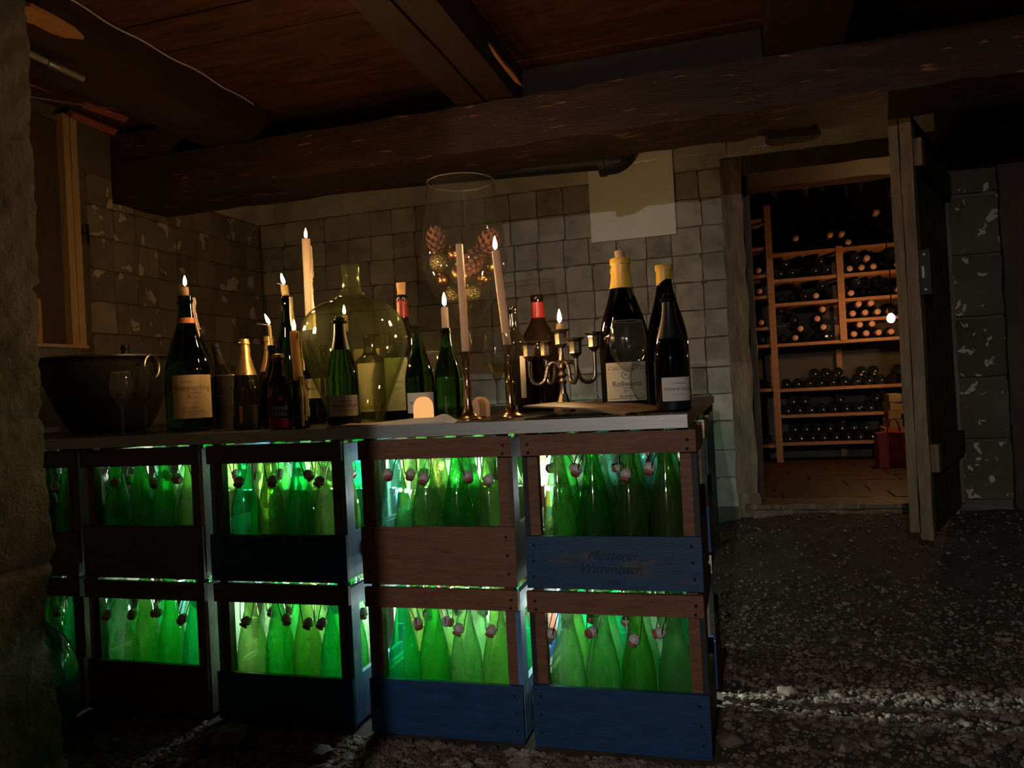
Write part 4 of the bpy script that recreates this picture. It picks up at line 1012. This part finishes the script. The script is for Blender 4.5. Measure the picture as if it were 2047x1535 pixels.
SCM = mesh('scale', (lambda: (
    [(0, -0.006, 0.0), (0, 0.006, 0.0), (0.012, -0.0085, 0.002), (0.012, 0.0085, 0.002), (0.019, -0.0055, 0.006), (0.019, 0.0055, 0.006), (0.020, 0, 0.008), (0.012, 0, 0.007), (0.0, 0, 0.003), (0.012, 0, -0.001), (0.018, 0, 0.002)],
    [(0, 9, 8), (8, 9, 2), (0, 2, 9), (1, 8, 9), (1, 9, 3), (0, 8, 7), (0, 7, 2), (1, 3, 7), (1, 7, 8), (2, 7, 4), (3, 5, 7), (4, 7, 6), (5, 6, 7), (2, 4, 10), (2, 10, 9), (3, 10, 5), (3, 9, 10), (4, 6, 10), (5, 10, 6)]))(), 'cone_scale', 30)
def pine_cone(label, px, py, Y, tilt, size=1.0):
    c = on_y(px, py, Y)
    t = thing('pine_cone', label, 'pine cone', c, 0, 'pine cones in the giant glass'); t.rotation_euler = tilt; t.scale = (size,) * 3
    part('core', ball(0.024, 10, 8, 1.9), 'cone_core', t, sm=60)
    N_ = 48
    for k in range(N_):
        u = (k + 0.5) / N_; z = -0.046 + 0.092 * u; w_ = math.sin(PI * (0.10 + 0.84 * (1 - u)) ** 0.85); a = k * 2.39996
        o = put('scale', SCM, t, (0.020 * w_ * math.cos(a), 0.020 * w_ * math.sin(a), z)); o.rotation_euler = (0, 0.05 - 1.15 * u, a); s = 0.6 + 0.75 * w_; o.scale = (s, s * 0.95, s)
pine_cone('upright pine cone at the left inside the giant glass', 872, 486, 2.60, (0.1, -0.05, 0.3), 0.98)
pine_cone('pine cone lying in the centre right of the giant glass', 948, 516, 2.55, (2.6, 0.3, 0.0), 1.0)
pine_cone('pine cone at the right, topmost inside the giant glass', 972, 490, 2.63, (0.3, 0.45, 1.2), 1.05)
for (px, py, dY, r, m, lb) in ((878, 524, 0.0, 0.036, 'glitter_ball', 'gold glitter bauble below the left pine cone'), (911, 508, -0.02, 0.030, 'copper_ball', 'shiny copper bauble beside the front candle'), (921, 548, -0.03, 0.037, 'gold_ball', 'large matte gold bauble in the middle of the giant glass'),
        (904, 590, 0.0, 0.028, 'glitter_ball', 'small glitter bauble low at the left of the glass'), (944, 586, -0.01, 0.030, 'glitter_ball', 'glitter bauble low in the glass right of the front candle'), (966, 556, -0.02, 0.026, 'copper_ball', 'small copper glitter bauble at the right of the glass'),
        (985, 534, 0.02, 0.026, 'gold_ball', 'small gold bauble against the right glass wall'), (930, 612, 0.0, 0.022, 'gold_ball', 'lowest gold bauble at the bottom of the glass'), (888, 560, 0.03, 0.026, 'copper_ball', 'copper bauble behind the glitter ball at left')):
    c = on_y(px, py, 2.60 + dY)
    t = thing('bauble', lb, 'bauble', c, 0, 'baubles in the giant glass'); t.rotation_euler = (random.uniform(-0.5, 0.5), random.uniform(-0.6, 0.3), 0)
    part('ball', ball(r, 24, 14), m, t, sm=80); part('cap', lathe([(0.006, r * 0.97), (0.006, r + 0.006), (0, r + 0.007)], 10), 'gold_foil', t)

# --- brass candlesticks with tall candles
def candlestick(label, px, Y, ytop, mat='brass'):
    p = spot(px, Y, TOP); h = zat(p, ytop) - TOP
    t = thing('candlestick', label, 'candlestick', p, 0, 'candlesticks')
    part('foot', lathe([(0, 0)] + [(0.037, 0.0), (0.037, 0.004), (0.033, 0.008), (0.027, 0.011)] + smooth([(0.024, 0.014), (0.016, 0.026), (0.0115, 0.042)], 4), 28), mat, t)
    part('stem', lathe(smooth([(0.0115, 0.042), (0.0085, h * 0.32), (0.0105, h * 0.46)], 4) + [(0.013, h * 0.47), (0.0135, h * 0.49), (0.010, h * 0.505)] + smooth([(0.0095, h * 0.52), (0.0075, h * 0.60), (0.0100, h * 0.72)], 3) + [(0.0115, h * 0.735), (0.0105, h * 0.76)], 20), mat, t)
    part('socket', lathe([(0.0105, h * 0.76), (0.0125, h * 0.80), (0.0130, h * 0.93), (0.020, h * 0.985), (0.0205, h), (0.013, h), (0.0115, h - 0.002), (0.0, h - 0.003)], 20), mat, t)
    return t, h
t, h = candlestick('brass candlestick with an unlit tall candle, centre front', 938, 2.05, 703)
c = thing('candle', 'tall white unlit candle in the brass candlestick', 'candle', t.location + Vector((0, 0, h - 0.003)), 0, 'tall candles')
candle_parts(c, (0, 0, 0), zat(t.location, 488) - TOP - h + 0.003, 0.0105, lit=False, lean=(-0.003, 0))
t, h = candlestick('bronze candlestick behind the filled wine glass, with leaning lit candle', 1022, 2.13, 690)
c = thing('candle', 'tall white lit candle leaning left, right of the giant glass', 'candle', t.location + Vector((0, 0, h - 0.003)), 0, 'tall candles')
candle_parts(c, (0, 0, 0), zat(t.location, 500) - TOP - h + 0.003, 0.0115, lit=True, lean=(-0.022, 0), fl=1.1)
wine_glass('angular wine glass with a little white wine, at the front', 1000, 1.99, 668, 0.040, wine=0.36, angular=True)
# --- dark bottles behind
t, pr, a = bottle('slim dark bottle just behind the leaning candle', 1036, 2.50, 612, BO, 0.040, 'dark_liquid_bottle', group='large wine bottles'); H_ = t['h']
lab(t, pr, a, 0.05, 0.19, 0.022, 'label_cream', 0.62)
t, pr, a = bottle('wide-bellied brown bottle with red neck band behind the candelabra', 1085, 2.66, 590, [(0, 0.008), (0.022, 0.003), (0.042, 0.0), (0.047, 0.005)] + smooth([(0.048, 0.012), (0.048, 0.10), (0.048, 0.150), (0.046, 0.172), (0.036, 0.200), (0.022, 0.224), (0.0155, 0.245), (0.0145, 0.283)], 4) + [(0.0155, 0.285), (0.0155, 0.297), (0.0145, 0.299), (0.0, 0.299)], 0.072, 'brown_big_bottle', group='large wine bottles'); H_ = t['h']
part('capsule', lathe(sleeve(pr, H_ * 0.80, H_ * 0.935, 0.0009, False), 28), 'red_capsule', t)
lab(t, pr, a, 0.09, 0.19, 0.022, 'label_cream', -1.05)

# --- candelabra
p = spot(1128, 2.44, TOP); hcn = zat(p, 660) - TOP
cd = thing('candelabra', 'old silver five-armed candelabra with curved arms', 'candelabra', p)
part('foot', lathe([(0, 0), (0.036, 0), (0.037, 0.006), (0.030, 0.012), (0.022, 0.030), (0.0125, 0.060)], 8), 'old_silver', cd, sm=20)
part('stem', lathe([(0.0125, 0.058), (0.009, 0.085), (0.0135, 0.098), (0.008, 0.108), (0.016, 0.118), (0.009, 0.130), (0.014, 0.143), (0.008, 0.155), (0.0125, 0.165), (0.008, 0.175), (0.010, hcn - 0.055)], 14), 'old_silver', cd)
SOCK = [(0.005, -0.066), (0.009, -0.058), (0.014, -0.054), (0.021, -0.046), (0.0195, -0.040), (0.0215, -0.014), (0.0195, -0.010), (0.024, -0.004), (0.033, 0.0), (0.0335, 0.002), (0.016, 0.001), (0.0, 0.0)]
part('socket', mv(lathe(SOCK, 8), (0, 0, hcn)), 'old_silver', cd, sm=20)
for k, (dx, dy, dz) in enumerate(((-0.100, -0.030, -0.034), (-0.066, 0.062, -0.030), (0.060, -0.062, -0.034), (0.098, 0.055, -0.012))):
    e = Vector((dx, dy, hcn + dz)); zz = e.z - 0.062; d = Vector((dx, dy, 0)).normalized(); L = math.hypot(dx, dy)
    arm = part('arm', tube(smooth([(d.x * 0.006, d.y * 0.006, 0.140), tuple(d * (L * 0.22) + Vector((0, 0, 0.160))), tuple(d * (L * 0.42) + Vector((0, 0, 0.150))), tuple(d * (L * 0.55) + Vector((0, 0, 0.104))), tuple(d * (L * 0.80) + Vector((0, 0, 0.092))), tuple(d * (L * 0.98) + Vector((0, 0, 0.112))), tuple(d * L * 1.0 + Vector((0, 0, zz)))], 5), 0.0066, 8), 'old_silver', cd, sm=60)
    part('leaf_ornament', xf(lathe([(0, -0.004), (0.009, 0.0), (0.006, 0.004), (0, 0.005)], 8), Matrix.Translation(d * (L * 0.42) + Vector((0, 0, 0.150)))), 'old_silver', arm)
    part('socket', mv(lathe(SOCK, 8), tuple(e)), 'old_silver', cd, sm=20)
bottle_candle('short yellow candle stub burning on top of the candelabra', p + Vector((0, 0, hcn + 0.001)), zat(p, 648) - TOP - hcn, 0.0115, mat='stub_wax', fl=1.25)

# --- leather menu folder
def folder():
    nx, ny = 40, 10; v, f = [], []; L, D = 0.265, 0.30
    for (z0, th) in ((0.0, 0.003), (0.020, 0.004)):
        b = len(v)
        for s in range(2):
            for j in range(ny + 1):
                for i in range(nx + 1):
                    u, q = i / nx, j / ny; lift = (0.012 * (1 - u) ** 3 + 0.002 * math.sin(u * 6)) if z0 else 0.0
                    base = z0 * (1 - 0.85 * sstep(0.6, 1, u)) + lift
                    v.append((u * L + 0.10 * q * u, q * D, base + s * th))
        n = (nx + 1) * (ny + 1)
        for s in range(2):
            for j in range(ny):
                for i in range(nx):
                    k = b + s * n + j * (nx + 1) + i; q = (k, k + 1, k + nx + 2, k + nx + 1); f.append(q if s else q[::-1])
        ring = list(range(nx + 1)) + [(j + 1) * (nx + 1) - 1 for j in range(1, ny + 1)] + [ny * (nx + 1) + i for i in range(nx - 1, -1, -1)] + [j * (nx + 1) for j in range(ny - 1, 0, -1)]
        for i in range(len(ring)):
            k, m = b + ring[i], b + ring[(i + 1) % len(ring)]; f.append((k, m, m + n, k + n))
    return v, f
g = folder(); half = len(g[0]) // 2
fd = thing('menu_folder', 'brown leather menu folder lying before the candelabra', 'folder', spot(1048, 1.93, TOP) + Vector((0, 0, 0.0005)), -0.05)
low = ([g[0][i] for i in range(half)], [q for q in g[1] if max(q) < half]); hi = ([g[0][i] for i in range(half, 2 * half)], [tuple(i - half for i in q) for q in g[1] if min(q) >= half])
part('back_cover', low, 'leather_black', fd, sm=50); part('front_cover', hi, 'leather', fd, sm=50)

# --- big bottles on the right
t, pr, a = bottle('large Burgundy-shaped bottle with yellow wax neck and square cream label', 1255, 2.40, 517, BU, 0.078, 'olive_glass', group='large wine bottles', n=40); H_ = t['h']
part('wax_cap', lathe(sleeve(pr, H_ * 0.80, H_ * 0.999, 0.0025, False) + [(0.010, H_ + 0.001)], 32), 'yellow_wax', t)
L = lab(t, pr, a, 0.028, 0.145, 0.135, 'label_cream', 0.0, (('Kollwentz', 0.0225, 0.44, 0.002), ('Eichkogel', 0.008, 0.335, 0.004), ('2011', 0.010, 0.25, 0.0), ('Burgenland', 0.0115, 0.125, 0.004)), 'ink')
rr = rad_at(pr, 0.09) + 0.0013
crest = tube([(0.0125 * math.cos(q), 0.0125 * math.sin(q), 0) for q in np.linspace(0, 2 * PI, 25)], 0.0008, 4, False); part('crest', wrap(crest, rr, a, 0.107), 'ink', L, sm=0)
g = text_geo('K', 0.016); part('crest_letter', wrap(g, rr, a, 0.107), 'ink', L, sm=0)
hs = []; x = -0.056
for wd, ht in ((0.018, 0.010), (0.010, 0.006), (0.016, 0.009), (0.012, 0.008), (0.020, 0.007), (0.013, 0.010), (0.016, 0.006)):
    hs.append(tube([(x, 0, 0), (x, ht * 0.6, 0), (x + wd / 2, ht, 0), (x + wd, ht * 0.6, 0), (x + wd, 0, 0)], 0.0006, 4)); x += wd
hs.append(tube([(-0.062 + 0.0124 * i, 0, 0) for i in range(11)], 0.0006, 4)); part('village_drawing', wrap(join(*hs), rr, a, 0.124), 'ink_brown', L, sm=0)
hs = tube([(-0.06 + 0.012 * i, 0, 0) for i in range(11)], 0.0006, 4); part('label_rule', wrap(hs, rr, a, 0.035), 'ink_brown', L, sm=0)
tag(part('cork', lathe([(0, 0), (0.0160, 0), (0.0160, 0.021), (0.0150, 0.023), (0, 0.023)], 16), 'cork', None, t.location + Vector((0, 0, H_ + 0.001))), 'cork standing in the yellow wax neck of the large labelled bottle', 'cork', 'corks')
t, pr, a = bottle('second yellow-wax bottle hidden behind the large cream-labelled one', 1250, 2.62, 536, BU, 0.066, 'black_glass', group='large wine bottles'); H_ = t['h']
part('wax_cap', lathe(sleeve(pr, H_ * 0.90, H_ * 0.999, 0.0025, False) + [(0.010, H_ + 0.001)], 32), 'yellow_wax', t)
t, pr, a = bottle('large black bottle with slanted yellow wax top, second from right', 1341, 2.50, 530, BU, 0.066, 'black_glass', group='large wine bottles', n=36); H_ = t['h']
pw = sleeve(pr, H_ * 0.885, H_ * 0.999, 0.0022, False); g = lathe(pw + [(0.010, H_ + 0.001)], 32)
rm = max(q[0] for q in pw); g = ([(q[0], q[1], q[2] + (0.016 * q[0] / rm if abs(q[2] - pw[0][1]) < 1e-6 else 0)) for q in g[0]], g[1])
part('wax_cap', g, 'yellow_wax', t)
t, pr, a = bottle('black sparkling wine bottle with low white label at the right end', 1347, 2.09, 588, CH, 0.0455, 'black_glass'); H_ = t['h']
lab(t, pr, a, 0.028, 0.090, 0.088, 'label_white', 0.32, (('ETIENNE CALSAC', 0.0105, 0.50, 0.004), ('CHAMPAGNE', 0.0065, 0.74, 0.004), ('grand cru blanc de blancs', 0.0035, 0.28, 0.004)), 'ink')
part('foil', lathe(sleeve(pr, H_ * 0.62, H_ * 0.93, 0.0009, False), 28), 'black_foil', t)
part('torn_wire', tube([(0.020 * math.cos(q) * (1 + 0.1 * math.sin(5 * q)), 0.020 * math.sin(q) * (1 + 0.1 * math.sin(5 * q)), H_ * 0.95 + 0.003 * math.sin(7 * q)) for q in np.linspace(0, 2 * PI, 30)], 0.0022, 5, False), 'black_foil', t)
part('foil_base', lathe(sleeve(pr, 0.004, 0.026, 0.0006, False), 28), 'black_foil', t)
wine_glass('tall empty wine glass before the large cream-labelled bottle', 1263, 1.93, 642, 0.0465, H_=None, foot=0.044)

# --- green demijohn on the floor behind the pier
p = spot(52, 1.62, 0.0); dj = thing('demijohn', 'green glass demijohn on the floor half behind the pier', 'demijohn', (p.x, p.y, 0.0))
part('glass_body', lathe([(0, 0.01), (0.09, 0.0)] + smooth([(0.105, 0.01), (0.135, 0.10), (0.138, 0.16), (0.120, 0.25), (0.080, 0.31), (0.035, 0.35), (0.025, 0.40)], 4) + [(0.03, 0.402), (0.03, 0.425), (0.02, 0.426)], 36), 'demijohn_glass', dj, sm=50)

# ================================================================== WINE STORE BEHIND THE DOOR
SY = 6.25
st_ = struct(part('wall_store_back', box(-1.2, 2.6, SY + 0.42, SY + 0.6, 0.1, 2.7), 'mortar', sm=0))
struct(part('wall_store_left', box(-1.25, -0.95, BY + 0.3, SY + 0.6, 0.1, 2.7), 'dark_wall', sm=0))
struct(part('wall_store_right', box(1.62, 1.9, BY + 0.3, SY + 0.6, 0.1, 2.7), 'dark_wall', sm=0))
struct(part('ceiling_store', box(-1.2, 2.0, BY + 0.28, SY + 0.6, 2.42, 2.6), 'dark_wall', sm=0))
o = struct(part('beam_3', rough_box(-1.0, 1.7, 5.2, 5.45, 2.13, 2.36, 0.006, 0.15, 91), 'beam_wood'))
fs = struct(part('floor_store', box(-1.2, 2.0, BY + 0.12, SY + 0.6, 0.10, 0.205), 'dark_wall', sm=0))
yy = BY + 0.17
while yy < SY + 0.2:
    x = -1.0 + random.uniform(0, 0.5)
    while x < 1.6:
        L = random.uniform(0.45, 0.6); part('floor_slab', box(x, x + L - 0.008, yy, yy + 0.228, 0.205, 0.236 + random.uniform(0, 0.003)), 'store_floor', fs, sm=0); x += L
    yy += 0.236
rack = thing('wine_rack', 'wooden wine rack filled with lying bottles beyond the doorway', 'rack', (0, 0, 0.236))
def rz_(py, px=1650): return on_y(px, py, SY).z
def rx(px, py=700): return on_y(px, py, SY).x
RD = 0.34
XL, XM, XR = rx(1548), rx(1688), rx(1815)
shelf_main = [885, 829, 776, 684, 602, 553, 500]
def board(x0, x1, z, name='shelf_board', y0=SY): part(name, box(x0, x1, y0, y0 + RD, z - 0.236 - 0.014, z - 0.236 + 0.010), 'rack_wood', rack, sm=0)
def post(x, z0, z1, name='upright'): part(name, box(x - 0.024, x + 0.024, SY - 0.012, SY + 0.03, z0 - 0.236, z1 - 0.236), 'rack_wood', rack, sm=0)
SZ = [rz_(y) for y in shelf_main]
for z in SZ: board(XL + 0.02, XR + 0.35, z)
board(XM + 0.02, XR + 0.3, rz_(637, 1735))
left_z = [rz_(y, 1520) for y in (892, 780, 692, 657, 594, 552, 497, 440, 410)]
for z in left_z[:-1]: board(XL - 0.55, XL - 0.02, z)
post(XL, 0.236, rz_(410, 1545)); post(XM, SZ[3], SZ[6] + 0.02); post(XL - 0.57, 0.236, 2.1); post(XR + 0.36, 0.236, 2.1)
for x in (XL, XM, XR + 0.36, XL - 0.57): part('rear_upright', box(x - 0.02, x + 0.02, SY + RD + 0.001, SY + RD + 0.035, 0.0, 1.9), 'rack_wood', rack, sm=0)
RB = lathe(scaled(BO, 0.30, 0.0385), 14)
RBO = mesh('wine_bottle', RB, 'rack_bottle', 50)
CAPM = mesh('capsule', lathe(sleeve(scaled(BO, 0.30, 0.0385), 0.235, 0.2995, 0.0065), 12), 'rack_cap', 50)
def rack_bottle(x, z, neck, lb, cap=False, dy=0.0):
    o = put('wine_bottle', RBO, None, (x, SY + (0.315 if neck else 0.012) + dy, z), (PI / 2 if neck else -PI / 2, 0, 0))
    tag(o, lb, 'bottle', 'bottles lying in the wine rack')
    if cap: put('capsule', CAPM, o)
SHN = ['bottom shelf', 'second lowest shelf', 'third lowest shelf', 'deep middle shelf', 'fifth lowest shelf', 'sixth lowest shelf', 'top shelf']
TIER = ['lowest layer', 'second layer', 'third layer', 'fourth layer']; num = {}
def nth(n): return ['first', 'second', 'third', 'fourth', 'fifth', 'sixth', 'seventh', 'eighth', 'ninth', 'tenth', 'eleventh', 'twelfth', 'thirteenth', 'fourteenth', 'fifteenth', 'sixteenth', 'seventeenth'][n - 1]
for i, z in enumerate(SZ):
    zz = z + 0.010 + 0.0385; gap = (SZ[i + 1] - z) if i < 6 else 0.4
    tiers = max(1, min(4 if i in (3, 6) else 2, int((gap - 0.03) / 0.068)))
    for tr in range(tiers):
        x = XL + 0.075 + (0.041 if tr % 2 else 0); lim = XR + 0.27
        while x < lim:
            skip = (i == 3 and XM - 0.06 < x) or (tr and random.random() < (0.35 if tr == 1 else 0.5)) or abs(x - XM) < 0.055 and i in (4, 5)
            if not skip:
                neck = (i >= 3 and random.random() < 0.75) if i != 6 else True
                cap = neck and random.random() < (0.35 if i == 3 else 0.2)
                num[(i, tr)] = num.get((i, tr), 0) + 1
                lb = ('coppery-capped' if cap else 'dark') + ' bottle, %s from left, %s, %s of the wine rack' % (nth(num[(i, tr)]), TIER[tr], SHN[i])
                rack_bottle(x, zz + tr * 0.0675, neck, lb, cap)
            x += 0.082
for k, (zb_, n) in enumerate(((rz_(637, 1735) + 0.0485, 5), (SZ[3] + 0.0485, 4))):
    for j in range(n): rack_bottle(XM + 0.075 + j * 0.085, zb_, True, 'copper-capped bottle, %s from left, lower layer, %s lit cubby of the rack' % (nth(j + 1), ('upper' if k == 0 else 'lower')), True)
    for j in range(2): rack_bottle(XM + 0.118 + j * 0.085, zb_ + 0.0675, True, 'copper-capped bottle, %s from left, upper layer, %s lit cubby of the rack' % (nth(j + 1), ('upper' if k == 0 else 'lower')), True)
for k, z in enumerate(left_z[:-2]):
    for j in range(3):
        cap = k in (3, 4) or random.random() < 0.15
        rack_bottle(XL - 0.085 - j * 0.085, z + 0.0485, True, ('copper-capped' if cap else 'dark') + ' bottle, %s from right, %s narrow bay left of the rack upright' % (nth(j + 1), ['lowest', 'second', 'third', 'fourth', 'fifth', 'sixth', 'seventh'][k]), cap)
# bulb lamp in the store
p = on_y(1781, 636, 5.65)
bl = thing('wall_bulb', 'small bare warm bulb glowing beside the wine rack', 'lamp', p)
part('bulb', ball(0.026, 14, 10, 1.2), 'warm_bulb', bl, sm=80)
part('socket', lathe([(0.012, 0.028), (0.016, 0.032), (0.016, 0.075), (0, 0.076)], 12), 'black_metal', bl)
part('flex', tube(smooth([(0, 0, 0.075), (0.01, 0.0, 0.25), (-0.005, 0.01, 0.6), (0, 0, 2.42 - p.z)], 6), 0.004, 6), 'black_metal', bl)
# red bag
p = on_y(1785, 915, 5.75); p.z = 0.239
bg = thing('shopping_bag', 'dark red shopping bag on the floor of the wine store', 'bag', p)
part('bag_body', rough_box(-0.10, 0.12, -0.07, 0.07, 0, 0.24, 0.006, 0.05, 93), 'red_bag', bg, sm=60)
part('handle', tube([(-0.04 + 0.04 * (1 - math.cos(q)), -0.07, 0.235 + 0.10 * math.sin(q)) for q in np.linspace(0, PI, 12)], 0.006, 6), 'red_bag', bg)
for k in range(4):
    p = on_y(1786, 790 + 22 * k, 5.95)
    tag(part('carton', rough_box(-0.04, 0.04, -0.09, 0.09, 0, 0.055, 0.002, 0.05, 95 + k), 'board_paper', None, (p.x, 5.98, 0.50 + 0.0585 * (3 - k)), (0, 0, 0.1 * (k % 2))), 'cream bottle carton, %s in the little pile above the red bag' % ['topmost', 'second', 'third', 'lowest'][k], 'carton', 'cartons in the wine store')
o = tag(part('pedestal_crate', join(box(-0.07, 0.07, -0.11, 0.11, 0.0, 0.258)), 'rack_wood', None, (p.x, 5.98, 0.239), None, 0), 'low wooden stand beneath the cream cartons', 'stand')
